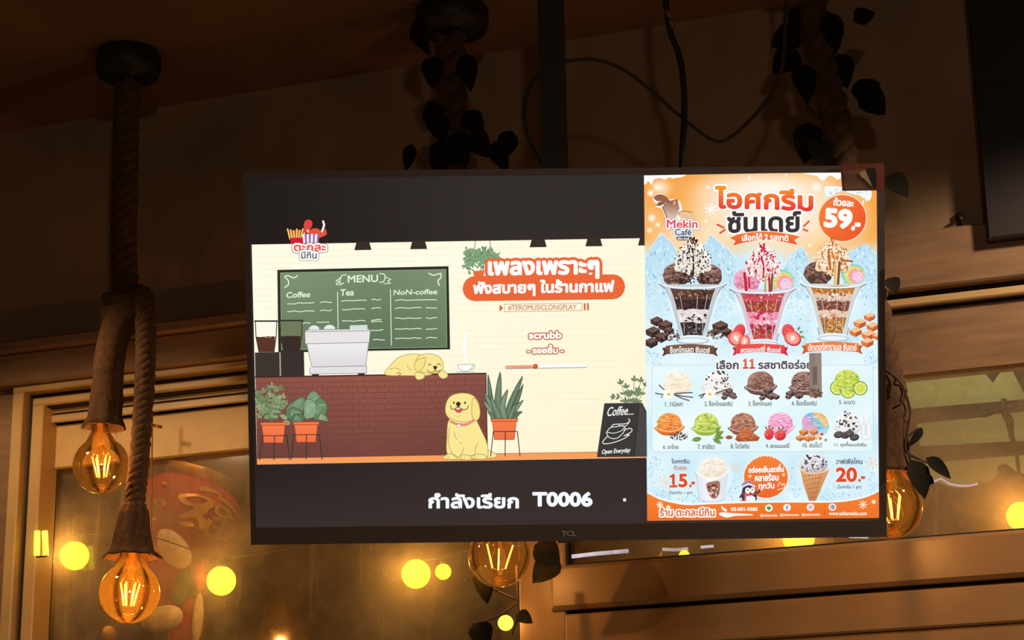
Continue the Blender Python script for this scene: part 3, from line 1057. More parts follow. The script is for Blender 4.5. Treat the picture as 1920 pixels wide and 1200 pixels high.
# small framed card stuck over the top right corner
cd = tv_mesh('picture_card', [([(1574, 309), (1654, 306), (1656, 357), (1578, 358)], -0.013, -0.006)], M['cardred'], None)
cd.matrix_world = tv.matrix_world.copy()
tag(cd, 'small dark wood patterned card stuck over the top right television corner', 'card')
tv_mesh('card_print', [([(1578, 322), (1640, 316), (1642, 355), (1580, 356)], -0.0135, -0.0128)], M['cardwood'], cd)
tv_mesh('paper_corner', [([(1608, 325), (1619, 319), (1633, 351), (1618, 336), (1612, 332)], -0.0142, -0.0134)], M['paper'], cd)
tv_mesh('card_dark_panel', [([(1621, 316), (1639, 315), (1640, 352), (1634, 352)], -0.0140, -0.0134)], M['darkpanel'], cd)  # dark slanted panel on the card's print
tv_mesh('card_edge', [([(1640, 318), (1644.5, 318), (1646, 356), (1641, 356)], -0.0138, -0.0128)], M['cardred'], cd)

# ---------------------------------------------------------------- drawing on the screen: flat coloured shapes, stacked in thin layers
import bisect


def screen_mat(name):
    m, nt, b = new_mat(name)
    b.inputs['Base Color'].default_value = (0.012, 0.011, 0.011, 1)
    b.inputs['Roughness'].default_value = 0.22
    b.inputs['Specular IOR Level'].default_value = 0.25
    a = nt.nodes.new('ShaderNodeVertexColor')
    a.layer_name = 'pixels'
    nt.links.new(a.outputs['Color'], b.inputs['Emission Color'])
    b.inputs['Emission Strength'].default_value = 1.0
    return m


SCREEN = screen_mat('lit_screen')
STEP = 0.000012


class Pic:
    def __init__(s):
        s.els = []

    def el(s, v, f, col):
        """col: one colour or a function of the pixel position"""
        if f:
            s.els.append((v, f, col))
        return s

    def poly(s, pts, col):
        return s.el([tuple(p) for p in pts], [tuple(range(len(pts)))], col)

    def blob(s, pts, col, n=6):
        return s.poly(closed(pts, n), col)

    def oval(s, cx, cy, rx, ry, col, rot=0, n=28, a0=0, a1=360):
        c, d = math.cos(math.radians(rot)), math.sin(math.radians(rot))
        p = []
        full = a1 - a0 >= 360
        for i in range(n if full else n + 1):
            a = math.radians(a0 + (a1 - a0) * i / n)
            x, y = rx * math.cos(a), ry * math.sin(a)
            p.append((cx + x * c - y * d, cy + x * d + y * c))
        return s.poly(p, col)

    def glow(s, cx, cy, r, c0, c1, n=20, mid=0.5):
        v = [(cx, cy)]
        f = []
        for ring, k in ((1, mid), (2, 1.0)):
            for i in range(n):
                a = 2 * math.pi * i / n
                v.append((cx + r * k * math.cos(a), cy + r * k * math.sin(a)))
        for i in range(n):
            j = (i + 1) % n
            f.append((0, 1 + i, 1 + j))
            f.append((1 + i, 1 + n + i, 1 + n + j, 1 + j))

        def col(x, y):
            t = min(1, math.hypot(x - cx, y - cy) / r)
            t = t * t * (3 - 2 * t)
            e = c1(x, y) if callable(c1) else c1
            return tuple(p + (q - p) * t for p, q in zip(c0, e))
        return s.el(v, f, col)

    def line(s, pts, w, col, smooth=False, close=False):
        pts = [tuple(p) for p in pts]
        if smooth:
            pts = closed(pts, 6) if close else opened(pts, 6)
        if close:
            pts = pts + [pts[0]]
        v, f = [], []
        stroke(v, f, pts, w / 2)
        return s.el(v, f, col)

    def ring(s, pts, w, col, smooth=True):
        return s.line(pts, w, col, smooth, True)

    def rrect(s, x0, y0, x1, y1, r, col, skew=0.0, w=0):
        p = []
        for cx, cy, a in ((x1 - r, y0 + r, -90), (x1 - r, y1 - r, 0), (x0 + r, y1 - r, 90), (x0 + r, y0 + r, 180)):
            for k in range(5):
                t = math.radians(a + 22.5 * k)
                x, y = cx + r * math.cos(t), cy + r * math.sin(t)
                p.append((x, y + skew * (x - (x0 + x1) / 2)))
        return s.line(p, w, col, False, True) if w else s.poly(p, col)

    def dots(s, pts, col, n=6):
        """pts: (x, y, rx, ry, rot)"""
        v, f = [], []
        for x, y, rx, ry, rot in pts:
            b = len(v)
            c, d = math.cos(rot), math.sin(rot)
            for i in range(n):
                a = 2 * math.pi * i / n
                p, q = rx * math.cos(a), ry * math.sin(a)
                v.append((x + p * c - q * d, y + p * d + q * c))
            f.append(tuple(range(b, b + n)))
        return s.el(v, f, col)

    def grid(s, q, nx, ny, col):
        """q: corners tl, tr, br, bl"""
        v, f = [], []
        for j in range(ny + 1):
            for i in range(nx + 1):
                u, w = i / nx, j / ny
                v.append(tuple((q[0][k] * (1 - u) + q[1][k] * u) * (1 - w) + (q[3][k] * (1 - u) + q[2][k] * u) * w for k in (0, 1)))
        for j in range(ny):
            for i in range(nx):
                a = j * (nx + 1) + i
                f.append((a, a + 1, a + nx + 2, a + nx + 1))
        return s.el(v, f, col)

    def text(s, body, box, col, bold=0.0, outs=(), rot=0.0, fit='box', skew=0.0, bend=0.0, shear=0.0):
        """lettering stretched to the pixel box (x0, y0, x1, y1); outs: (width px, colour) outlines, widest first"""
        V, F = text_mesh(body)
        xs, ys = [p[0] for p in V], [p[1] for p in V]
        x0, x1, y0, y1 = min(xs), max(xs), min(ys), max(ys)
        bx0, by0, bx1, by1 = box
        b = bold / 2
        sx, sy = (bx1 - bx0 - bold) / (x1 - x0), (by1 - by0 - bold) / (y1 - y0)
        cx, cy = (bx0 + bx1) / 2, (by0 + by1) / 2
        c, d = math.cos(math.radians(rot)), math.sin(math.radians(rot))
        v = []
        for p in V:
            x, y = bx0 + b + (p[0] - x0) * sx, by1 - b - (p[1] - y0) * sy
            x += shear * (cy - y)
            y += skew * (x - cx) + bend * (((x - cx) / (bx1 - bx0) * 2) ** 2)
            v.append((cx + (x - cx) * c - (y - cy) * d, cy + (x - cx) * d + (y - cy) * c))
        ed = {}
        for q in F:
            for i in range(len(q)):
                e = (q[i], q[(i + 1) % len(q)])
                k = (min(e), max(e))
                ed[k] = ed.get(k, 0) + 1
        rim = [k for k, n in ed.items() if n == 1]

        def fat(w, colour, fill):
            vv, ff = (list(v), list(F)) if fill else ([], [])
            if w > 0:
                for a, e in rim:
                    stroke(vv, ff, [v[a], v[e]], w, 8)
            s.el(vv, ff, colour)
        for w, colour in outs:
            fat(w + b, colour, True)
        fat(b, col, True)
        return s

    def build(s, name, parent, front=-0.0006, clip=None):
        if clip is not None:
            s.els = [e for e in (clip_el(e, clip) for e in s.els) if e[1]]
        n = len(s.els)
        import numpy as np
        bb = np.array([(min(p[0] for p in v), min(p[1] for p in v), max(p[0] for p in v), max(p[1] for p in v)) for v, f, c in s.els])
        lay = np.zeros(n, int)
        for i in range(1, n):
            hit = (bb[:i, 0] < bb[i, 2]) & (bb[:i, 2] > bb[i, 0]) & (bb[:i, 1] < bb[i, 3]) & (bb[:i, 3] > bb[i, 1])
            if hit.any():
                lay[i] = lay[:i][hit].max() + 1
        V, Fc, Cl = [], [], []
        for (v, f, c), l in zip(s.els, lay):
            b = len(V)
            y = front - STEP * l
            lc = None if callable(c) else lin(c)
            vc = [lin(c(*p)) for p in v] if callable(c) else None
            for p in v:
                a, z = uv(*p)
                V.append((a, y, z))
            for q in f:
                Fc.append(tuple(i + b for i in q))
                for i in q:
                    Cl += [*(lc or vc[i]), 1.0]
        o = mesh_obj(name, V, Fc, SCREEN, parent)
        at_ = o.data.color_attributes.new('pixels', 'FLOAT_COLOR', 'CORNER')
        at_.data.foreach_set('color', Cl)
        print(name, n, 'shapes', len(Fc), 'faces', int(lay.max()), 'layers')
        return o


def clip_el(e, box):
    """keeps a shape inside (x0, y0, x1, y1); the box sides may be functions of the other coordinate"""
    v, f, c = e
    tests = ((0, box[0], 1), (0, box[2], -1), (1, box[1], 1), (1, box[3], -1))

    def d(p, t):
        ax, lim, sg = t
        L = lim(p[1 - ax]) if callable(lim) else lim
        return sg * (p[ax] - L)
    if all(d(p, t) >= 0 for p in v for t in tests):
        return e
    vv, ff = [], []
    for q in f:
        P = [v[i] for i in q]
        if len(P) > 6 and any(d(p, t) < 0 for p in P for t in tests):
            tri = tess(P)
        else:
            tri = [P]
        for P in tri:
            for t in tests:
                out = []
                for i in range(len(P)):
                    a, b = P[i], P[(i + 1) % len(P)]
                    da, db = d(a, t), d(b, t)
                    if da >= 0:
                        out.append(a)
                    if (da >= 0) != (db >= 0):
                        k = da / (da - db)
                        out.append((a[0] + (b[0] - a[0]) * k, a[1] + (b[1] - a[1]) * k))
                P = out
                if len(P) < 3:
                    break
            if len(P) >= 3:
                b = len(vv)
                vv += P
                ff.append(tuple(range(b, b + len(P))))
    return vv, ff, c


def tess(P):
    from mathutils.geometry import tessellate_polygon
    return [[P[i] for i in t] for t in tessellate_polygon([[Vector((p[0], p[1], 0)) for p in P]])]


def _cr(p0, p1, p2, p3, t):
    return tuple(0.5 * ((2 * b) + (c - a) * t + (2 * a - 5 * b + 4 * c - d) * t * t + (3 * b - a - 3 * c + d) * t ** 3) for a, b, c, d in zip(p0, p1, p2, p3))


def closed(pts, n=6):
    m = len(pts)
    return [_cr(pts[i - 1], pts[i], pts[(i + 1) % m], pts[(i + 2) % m], k / n) for i in range(m) for k in range(n)]


def opened(pts, n=6):
    m = len(pts)
    return [_cr(pts[max(i - 1, 0)], pts[i], pts[i + 1], pts[min(i + 2, m - 1)], k / n) for i in range(m - 1) for k in range(n)] + [pts[-1]]


def stroke(v, f, pts, h, nd=8):
    """a round ended stroke of half width h"""
    for i, p in enumerate(pts):
        b = len(v)
        for k in range(nd):
            a = 2 * math.pi * k / nd
            v.append((p[0] + h * math.cos(a), p[1] + h * math.sin(a)))
        f.append(tuple(range(b, b + nd)))
        if i:
            q = pts[i - 1]
            dx, dy = p[0] - q[0], p[1] - q[1]
            L = math.hypot(dx, dy)
            if L > 1e-9:
                nx, ny = -dy / L * h, dx / L * h
                b = len(v)
                v += [(q[0] + nx, q[1] + ny), (p[0] + nx, p[1] + ny), (p[0] - nx, p[1] - ny), (q[0] - nx, q[1] - ny)]
                f.append((b, b + 1, b + 2, b + 3))


_TX = {}
TONE = '\u0e48\u0e49\u0e4a\u0e4b\u0e4c\u0e47'
UPPER = '\u0e31\u0e34\u0e35\u0e36\u0e37'


def _raw_text(body):
    if body in _TX:
        return _TX[body]
    c = bpy.data.curves.new('lettering', 'FONT')
    c.body = body
    c.resolution_u = 4
    o = bpy.data.objects.new('lettering', c)
    COL.objects.link(o)
    dg = bpy.context.evaluated_depsgraph_get()
    me = o.evaluated_get(dg).to_mesh()
    bm = bmesh.new()
    bm.from_mesh(me)
    bmesh.ops.remove_doubles(bm, verts=bm.verts, dist=1e-6)
    bm.verts.index_update()
    r = ([(v.co.x, v.co.y) for v in bm.verts], [tuple(v.index for v in f.verts) for f in bm.faces])
    bm.free()
    o.evaluated_get(dg).to_mesh_clear()
    bpy.data.objects.remove(o)
    bpy.data.curves.remove(c)
    _TX[body] = r
    return r


def _islands(V, F):
    par = list(range(len(V)))

    def fd(a):
        while par[a] != a:
            par[a] = par[par[a]]
            a = par[a]
        return a
    for q in F:
        for i in q[1:]:
            par[fd(i)] = fd(q[0])
    g = {}
    for q in F:
        g.setdefault(fd(q[0]), []).append(q)
    return list(g.values())


def text_mesh(body):
    """Thai tone marks that sit over an upper vowel are lifted above it"""
    plain, lift = '', []
    for i, ch in enumerate(body):
        if ch in TONE and plain and plain[-1] in UPPER:
            lift.append((len(plain), ch))
        else:
            plain += ch
    V, F = _raw_text(plain)
    V, F = list(V), list(F)
    for pos, ch in lift:
        pre = plain[:pos - 1]
        V0, F0 = _raw_text(pre)
        V1, F1 = _raw_text(pre + ch)
        known = {(round(sum(V0[i][0] for q in g for i in q) / sum(len(q) for q in g), 3), round(sum(V0[i][1] for q in g for i in q) / sum(len(q) for q in g), 3)) for g in _islands(V0, F0)}
        for g in _islands(V1, F1):
            n = sum(len(q) for q in g)
            k = (round(sum(V1[i][0] for q in g for i in q) / n, 3), round(sum(V1[i][1] for q in g for i in q) / n, 3))
            if k not in known:
                mp = {}
                for q in g:
                    for i in q:
                        if i not in mp:
                            mp[i] = len(V)
                            V.append((V1[i][0], V1[i][1] + 0.24))
                F += [tuple(mp[i] for i in q) for q in g]
    return V, F


def mix(a, b, t):
    return tuple(p + (q - p) * t for p, q in zip(a, b))


def vgrad(y0, y1, c0, c1):
    return lambda x, y: mix(c0, c1, max(0, min(1, (y - y0) / (y1 - y0))))


def scat(r, n, cx, cy, rx, ry, s0, s1, asp=(0.5, 1.0), shape=None):
    out = []
    while len(out) < n:
        x, y = r.uniform(-1, 1), r.uniform(-1, 1)
        if shape is None and x * x + y * y > 1:
            continue
        px, py = cx + x * rx, cy + y * ry
        if shape and not shape(px, py):
            continue
        w = r.uniform(s0, s1)
        out.append((px, py, w, w * r.uniform(*asp), r.uniform(0, 3.14)))
    return out

# ---------------------------------------------------------------- the dark panel and the cafe cartoon
R = random.Random(21)
DARKC = (46, 39, 37)
p = Pic()
p.grid(i4, 24, 14, lambda x, y: mix(mix((32, 26, 25), (50, 44, 42), max(0, min(1, (x - 480) / 420))), (58, 47, 44), max(0, min(1, (y - 800) / 190)) * 0.9))
panel = p.build('screen_panel', tv, front=-0.0002)

WALLC, INK = (255, 247, 214), (58, 52, 46)
v = Pic()
VQ = [(472, 459), (1208.5, 447), (1213, 858), (482, 871)]


def vm(x, y):
    """straightens the cartoon: x, y as drawn on an upright 740 x 412 sheet -> photo pixels"""
    u, w = x / 740, y / 412
    return tuple((VQ[0][k] * (1 - u) + VQ[1][k] * u) * (1 - w) + (VQ[3][k] * (1 - u) + VQ[2][k] * u) * w for k in (0, 1))


v.grid(VQ, 30, 16, lambda x, y: mix((255, 253, 230), (255, 246, 212), max(0, min(1, (y - 450) / 400 * .7 + (x - 900) / 900))))
# faint plaster courses
for i in range(0, 412, 12):
    a, b = vm(0, i), vm(740, i)
    v.line([a, b], 0.9, (253, 236, 200))
for i in range(0, 740, 22):
    a, b = vm(i, 0), vm(i, 412)
    v.line([a, b], 0.6, (254, 239, 206))
for k in range(60):
    x, y = R.uniform(20, 700), R.uniform(10, 380)
    a, b = vm(x, y), vm(x + R.uniform(15, 40), y)
    v.line([a, b], R.uniform(1, 3), (255, 240, 205) if k % 2 else (255, 253, 234))
# lamp shades cut into the top edge
for x in (680.5, 785, 1009, 1113.5, 1212):
    y = 459 - (x - 472) * 0.0163
    v.poly([(x - 12, y - 2), (x + 12, y - 2), (x + 16, y + 13), (x - 16, y + 13.5)], (56, 46, 42))
# floor strip
v.poly([(481, 859), (1213, 846), (1213, 857.5), (482, 871)], (250, 160, 92))
v.line([(900, 851), (1213, 846)], 1.2, (170, 110, 62))

# blackboard
v.poly([(520, 506), (841, 499), (844, 655), (522, 661)], (46, 44, 38))
v.grid([(526, 511.5), (836, 505), (838, 651), (528, 656)], 14, 8, lambda x, y: mix((124, 144, 112), (98, 118, 90), max(0, min(1, (y - 510) / 150 + .15 * math.sin(x * .02)))))
v.line([(526, 511.5), (836, 505), (838, 651), (528, 656)], 1.0, (150, 172, 140), False, True)
CH = (226, 240, 216)
v.line([(534, 539), (541, 533), (540, 525), (534, 519), (541, 517), (550, 521), (558, 517)], 2.2, CH, True)
v.line([(804, 512), (812, 516), (821, 514), (827, 513), (826, 521), (821, 527), (824, 535)], 2.2, CH, True)
v.text('MENU', (652, 515.5, 709, 529.5), CH, .9, rot=-1.5)
v.line([(649, 515), (641, 517), (638, 524), (638, 531), (645, 531)], 1.8, CH, True)
v.line([(712, 513), (720, 514), (722, 520), (719, 528), (712, 529)], 1.8, CH, True)
v.line([(639, 520), (630, 527), (636, 528), (630, 533), (640, 534)], 1.5, CH)
v.line([(722, 519), (733, 524), (727, 527), (732, 531), (720, 532)], 1.5, CH)
v.text('Coffee', (537, 547, 582, 558), CH, .7, rot=-2, shear=.12)
v.text('Tea', (638, 542, 664, 554.5), CH, .8, rot=-2, shear=.08)
v.text('NoN-coffee', (738, 542.5, 820, 552.5), CH, .6, rot=-1, shear=.15)
v.line([(633, 548), (634, 618)], 1.5, CH)
v.line([(732, 543), (734, 647)], 1.5, CH)


def squig(x0, x1, y, w=1.5):
    n = max(3, int((x1 - x0) / 7))
    v.line([(x0 + (x1 - x0) * i / n, y - (x1 - x0) * .018 * i / n + R.uniform(-.9, .9)) for i in range(n + 1)], w, CH, True)


for y in (569, 584):
    squig(539, 589, y)
    squig(601, 622, y - 2)
squig(560, 582, 606)
squig(594, 617, 604.5)
for y, a, b in ((564, 640, 687), (580, 642, 684), (602, 642, 685)):
    squig(a, b, y)
    squig(697, 714, y - 2)
for y, c, d in ((604, 696, 716), (620, 694, 718), (638, 700, 721)):
    squig(c, d, y - 1)
for y in (564, 579, 598, 618, 635):
    squig(741, 790, y - 1)
    squig(799 if y > 570 else 790, 819, y - 1.5)

# grinders
for x0, x1, y0, cl in ((479, 519, 602, (255, 250, 232)), (525, 567, 601, (112, 124, 92))):
    w = x1 - x0
    v.poly([(x0, y0), (x1, y0), (x1 - .12 * w, y0 + 58), (x0 + .17 * w, y0 + 58)], cl)
    v.poly([(x0 + .05 * w, y0 + 31)] + [(x0 + .05 * w + (w * .88) * i / 8, y0 + 30 + R.uniform(-1.5, 1.5)) for i in range(9)] + [(x1 - .12 * w, y0 + 58), (x0 + .17 * w, y0 + 58)], (92, 52, 42) if x0 < 500 else (58, 44, 40))
    v.line([(x0 + .05 * w, y0 + 30)] + [(x0 + .05 * w + (w * .88) * i / 8, y0 + 30 + R.uniform(-1, 1)) for i in range(9)], 1.6, (70, 38, 30))
    v.line([(x0, y0), (x1, y0), (x1 - .03 * w, y0 + 30), (x1 - .13 * w, y0 + 59), (x0 + .17 * w, y0 + 59), (x0 + .03 * w, y0 + 30)], 1.7, INK, False, True)
    v.line([(x0 - 1, y0), (x1 + 1, y0)], 3, INK)
v.poly([(478, 661), (524, 660), (525, 706), (479, 707)], (62, 52, 48))
v.poly([(526, 660), (570, 660), (571, 705), (527, 706)], (58, 49, 46))
v.line([(525, 660), (526, 706)], 1.4, (150, 140, 132))
# espresso machine
v.oval(589, 618, 10, 8, (228, 236, 232), 0, 20, 180, 360)
v.oval(618, 617, 10.5, 8, (232, 240, 236), 0, 20, 180, 360)
v.line([(598, 613), (605, 617), (603, 619)], 1.2, (150, 160, 150))
v.line([(628, 613), (635, 616), (633, 618)], 1.2, (150, 160, 150))
v.poly([(656, 610), (689, 609), (689, 618), (656, 619)], (208, 224, 220))
v.poly([(572, 622), (576, 619), (691, 617), (694, 621), (692, 642), (573, 645)], (233, 229, 229))
v.poly([(576, 645), (692, 642), (686, 686), (585, 688)], vgrad(642, 688, (240, 238, 240), (222, 219, 222)))
v.poly([(581, 688), (688, 686), (687, 700), (581, 702)], (228, 225, 228))
for q in (((572, 622), (694, 620)), ((573, 644.5), (692, 642)), ((585, 688), (686, 686)), ((581, 701.5), (687, 699.5)), ((575, 646), (585, 688)), ((691, 643), (686, 686)), ((581, 688), (581, 701)), ((688, 686), (687, 700))):
    v.line(q, 1.2, (150, 142, 142))
v.poly([(585, 701.5), (598, 701.3), (598, 705.5), (585, 705.7)], INK)
v.poly([(671, 700), (684, 699.8), (684, 704), (671, 704.3)], INK)

# brick counter
CQ = [(479, 707), (911, 700), (914, 852), (482, 860)]
v.grid(CQ, 18, 6, lambda x, y: mix((152, 88, 76), (110, 66, 58), max(0, min(1, (y - 700) / 150 * .75 + abs(x - 700) / 900))))


def cm(u, w):
    return tuple((CQ[0][k] * (1 - u) + CQ[1][k] * u) * (1 - w) + (CQ[3][k] * (1 - u) + CQ[2][k] * u) * w for k in (0, 1))


JC = (112, 62, 54)
for j in range(1, 14):
    v.line([cm(0, j / 14), cm(1, j / 14)], 0.9, JC)
    for i in range(23):
        u = (i + (.5 if j % 2 else 0) + .1 * math.sin(j * 3 + i)) / 22.5
        if 0 < u < 1:
            v.line([cm(u, j / 14), cm(u, (j + 1) / 14)], 0.9, JC)
v.line([cm(0, 0), cm(1, 0)], 2.6, (66, 42, 38))
v.line([cm(1, 0), cm(1, 1)], 1.8, (66, 42, 38))

# sleeping puppy on the counter
PUP, PL = (251, 232, 150), (176, 148, 76)


def shape(pts, col, ln, w=1.1, n=6):
    q = closed(pts, n)
    v.poly(q, col)
    v.line(q, w, ln, False, True)


shape([(722, 702), (733, 684), (748, 670), (768, 664), (788, 665), (800, 672), (812, 690), (806, 703), (760, 704)], PUP, PL)
v.line([(730, 692), (742, 690), (752, 694)], 1.0, PL, True)
v.line([(764, 684), (766, 690), (771, 694)], 1.0, PL, True)
shape([(779, 688), (781, 673), (793, 664), (812, 664), (826, 671), (831, 684), (828, 696), (814, 700), (798, 699), (787, 696)], PUP, PL)
shape([(790, 672), (798, 671), (796, 684), (790, 694), (782, 696), (777, 688), (780, 677)], (248, 226, 138), PL)
shape([(778, 700), (786, 698), (796, 702), (794, 709), (784, 712), (779, 707)], PUP, PL)
shape([(822, 700), (829, 694), (838, 700), (839, 706), (831, 710), (824, 706)], PUP, PL)
v.line([(803, 684), (806, 683), (808, 684)], 1.5, INK, True)
v.line([(820, 683), (823, 682), (826, 684)], 1.5, INK, True)
v.blob([(812, 687), (816, 686), (820, 687), (818, 692), (815, 693)], INK)
v.line([(801, 694), (806, 698), (813, 697), (816, 694), (821, 697), (826, 694)], 1.3, INK, True)
for x, y in ((745, 700), (748, 698), (751, 701), (749, 703)):
    v.oval(x, y, 1.3, 1.2, (120, 60, 40), 0, 8)
# cup with steam
v.line([(873, 624), (874, 636), (871, 648), (872, 662), (873, 676)], 5.5, (255, 255, 252), True)
v.line([(874, 622), (872, 640), (870, 652)], 3, (255, 255, 252), True)
v.line([(874, 628), (878, 648), (876, 672)], 1.2, (240, 240, 228), True)
v.poly([(858, 684), (887, 683), (884, 691), (878, 696), (867, 696), (861, 692)], (253, 253, 250))
v.line([(858, 684), (887, 683), (884, 691), (878, 696), (867, 696), (861, 692)], 0.9, (140, 146, 150), False, True)
v.line([(886, 685), (890, 684), (888, 691), (883, 693)], 1.0, (140, 146, 150), True)
v.line([(856, 697.5), (890, 697)], 1.0, (150, 150, 150))

# shrubs and pots
G1, G2, G3 = (128, 150, 108), (88, 116, 84), (160, 176, 132)


def leafs(pic, lst, col, vein=None, w=0.7):
    """lst: (x, y, length, width, angle deg) leaves that grow from x, y"""
    vv, ff = [], []
    for x, y, L, wd, a in lst:
        c, d = math.cos(math.radians(a)), math.sin(math.radians(a))
        b = len(vv)
        for t, h in ((0, 0), (.25, .42), (.55, .5), (.8, .3), (1, 0), (.8, -.3), (.55, -.5), (.25, -.42)):
            X, Y = L * t, wd * h
            vv.append((x + X * c - Y * d, y + X * d + Y * c))
        ff.append(tuple(range(b, b + 8)))
    pic.el(vv, ff, col)
    if vein:
        vv, ff = [], []
        for x, y, L, wd, a in lst:
            c, d = math.cos(math.radians(a)), math.sin(math.radians(a))
            stroke(vv, ff, [(x, y), (x + L * .9 * c, y + L * .9 * d)], w / 2, 5)
        pic.el(vv, ff, vein)


def sprig(pts, n, L, wd, c, vein, stem=(92, 112, 80)):
    q = opened(pts, 8)
    v.line(q, 1.0, stem)
    l = []
    for i in range(n):
        k = int((len(q) - 2) * (i + 1) / n)
        a = math.degrees(math.atan2(q[k + 1][1] - q[k][1], q[k + 1][0] - q[k][0]))
        for s in (-48, 48):
            l.append((q[k][0], q[k][1], L, wd, a + s + R.uniform(-10, 10)))
    l.append((q[-1][0], q[-1][1], L, wd, a))
    leafs(v, l, c, vein)


for k, (tx, ty) in enumerate(((481, 756), (482, 738), (490, 746), (506, 740), (515, 752), (527, 762), (496, 762), (512, 762), (484, 742), (488, 764), (494, 734), (502, 730), (510, 724), (518, 732), (526, 728), (530, 744), (534, 756), (500, 748), (522, 748), (488, 778))):
    sprig([(510 + (tx - 510) * .1, 790), (510 + (tx - 510) * .55, 768), (tx, ty)], 5, 8.5, 4.2, (G3, (140, 160, 118), (116, 140, 100))[k % 3], G2)
for px_, c in (([(550, 790), (536, 776), (540, 762), (552, 752), (566, 744), (573, 752), (570, 766), (562, 778)], (112, 142, 106)), ([(541, 784), (536, 774), (548, 764), (560, 766), (566, 774), (558, 786)], (96, 128, 94)),
                ([(572, 770), (573, 752), (580, 738), (590, 733), (599, 742), (603, 754), (598, 768), (590, 780), (580, 782)], (124, 154, 122)), ([(590, 786), (586, 768), (592, 752), (600, 746), (612, 756), (613, 770), (606, 784)], (102, 134, 100)),
                ([(572, 784), (570, 764), (572, 752), (580, 748), (592, 756), (594, 772), (588, 782)], (136, 164, 130)), ([(594, 786), (600, 778), (610, 778), (616, 790), (604, 788)], (118, 146, 110)), ([(546, 790), (552, 778), (566, 776), (572, 786), (562, 791)], (86, 118, 86))):
    shape(px_, c, (66, 92, 68), 1.0)
    mx_, my_ = sum(a for a, b in px_) / len(px_), sum(b for a, b in px_) / len(px_)
    for s_ in (-.5, -.1, .3):
        v.line([(px_[0][0] * .5 + mx_ * .5, px_[0][1] * .5 + my_ * .5), (mx_ + 8 * s_, my_ + 6 * s_ - 3), (px_[4][0] * .75 + mx_ * .25 + 6 * s_, px_[4][1] * .75 + my_ * .25)], 1.0, mix(c, (206, 218, 186), .45), True)
leafs(v, [(545, 794, 16, 9, -170), (540, 786, 18, 8, -150), (600, 776, 16, 7, 50)], G3, G2)


def pot(x0, x1, y0, y1, legs, ly, floor):
    w = x1 - x0
    v.poly([(x0 + .06 * w, y0 + 4), (x1 - .06 * w, y0 + 3), (x1 - .14 * w, y1), (x0 + .14 * w, y1)], vgrad(y0, y1, (250, 128, 78), (240, 112, 66)))
    v.poly([(x0, y0), (x1, y0 - .5), (x1 - .02 * w, y0 + 5), (x0 + .02 * w, y0 + 5)], (246, 122, 74))
    v.line([(x0, y0), (x1, y0 - .5), (x1 - .02 * w, y0 + 5), (x0 + .02 * w, y0 + 5)], 1.1, (150, 64, 36), False, True)
    v.line([(x0 + .06 * w, y0 + 5), (x0 + .14 * w, y1), (x1 - .14 * w, y1), (x1 - .06 * w, y0 + 5)], 1.1, (150, 64, 36))
    v.line([(legs[0] + 5, ly), (legs[2] - 5, ly - .5)], 1.6, INK)
    v.line([(legs[0] + 5, ly), (legs[0], floor)], 1.7, INK)
    v.line([((legs[0] + legs[2]) / 2, ly), (legs[1], floor)], 1.7, INK)
    v.line([(legs[2] - 5, ly), (legs[2], floor)], 1.7, INK)


pot(488, 538, 792, 830, (487, 514, 543), 817, 862)
pot(549, 599, 791, 829, (546, 574, 604), 815, 861)

# sitting puppy
shape([(906, 840), (920, 846), (932, 853), (926, 858), (912, 858), (902, 854)], PUP, PL)
shape([(838, 848), (838, 820), (840, 792), (850, 780), (872, 776), (890, 784), (902, 806), (912, 828), (915, 848), (910, 859), (880, 861), (850, 861)], PUP, PL)
shape([(832, 860), (836, 853), (846, 851), (856, 856), (854, 861)], PUP, PL)
shape([(860, 860), (864, 853), (876, 853), (884, 858), (880, 862)], PUP, PL)
shape([(884, 859), (892, 852), (906, 852), (913, 857), (906, 861)], PUP, PL)
shape([(835, 770), (838, 752), (848, 741), (866, 737), (884, 740), (896, 752), (899, 768), (895, 782), (884, 789), (866, 791), (850, 787), (840, 782)], PUP, PL)
shape([(886, 748), (895, 752), (900, 770), (898, 784), (891, 789), (885, 778)], (249, 228, 142), PL)
v.line([(845, 790), (857, 795), (874, 796), (888, 788)], 4.2, (230, 112, 110), True)
v.line([(845, 790), (857, 795), (874, 796), (888, 788)], 1.0, (250, 170, 164), True)
for x, y in ((866, 796), (873, 795)):
    v.line([(x, y - 3), (x, y + 2)], 1.0, (190, 74, 84))
shape([(857, 796), (860, 795), (864, 796), (863, 800), (860, 802), (858, 800)], (250, 240, 240), (150, 140, 130), .8)
v.oval(851, 755, 1.6, 2.4, INK, 0, 12)
v.oval(872, 755, 1.8, 2.5, INK, 0, 12)
v.blob([(855, 756), (859, 753), (864, 756), (862, 761), (859, 763), (856, 760)], INK)
v.blob([(852, 766), (859, 768), (867, 766), (865, 772), (859, 774), (854, 771)], (216, 74, 84))
v.line([(845, 760), (846, 766), (852, 767), (859, 763), (868, 768), (876, 766), (878, 760)], 1.4, INK, True)
for pts in (((852, 810), (853, 818), (857, 824)), ((870, 838), (866, 850), (862, 858)), ((896, 832), (891, 842), (890, 852), (880, 854)), ((843, 800), (841, 830), (848, 850), (858, 858)), ((862, 829), (864, 831), (866, 830))):
    v.line(pts, 1.1, PL, True)
v.line([(854, 779), (860, 781), (864, 778)], .9, (210, 184, 100), True)
for x in (838, 842, 866, 871, 889, 893):
    v.line([(x, 860), (x, 856)], .8, PL)

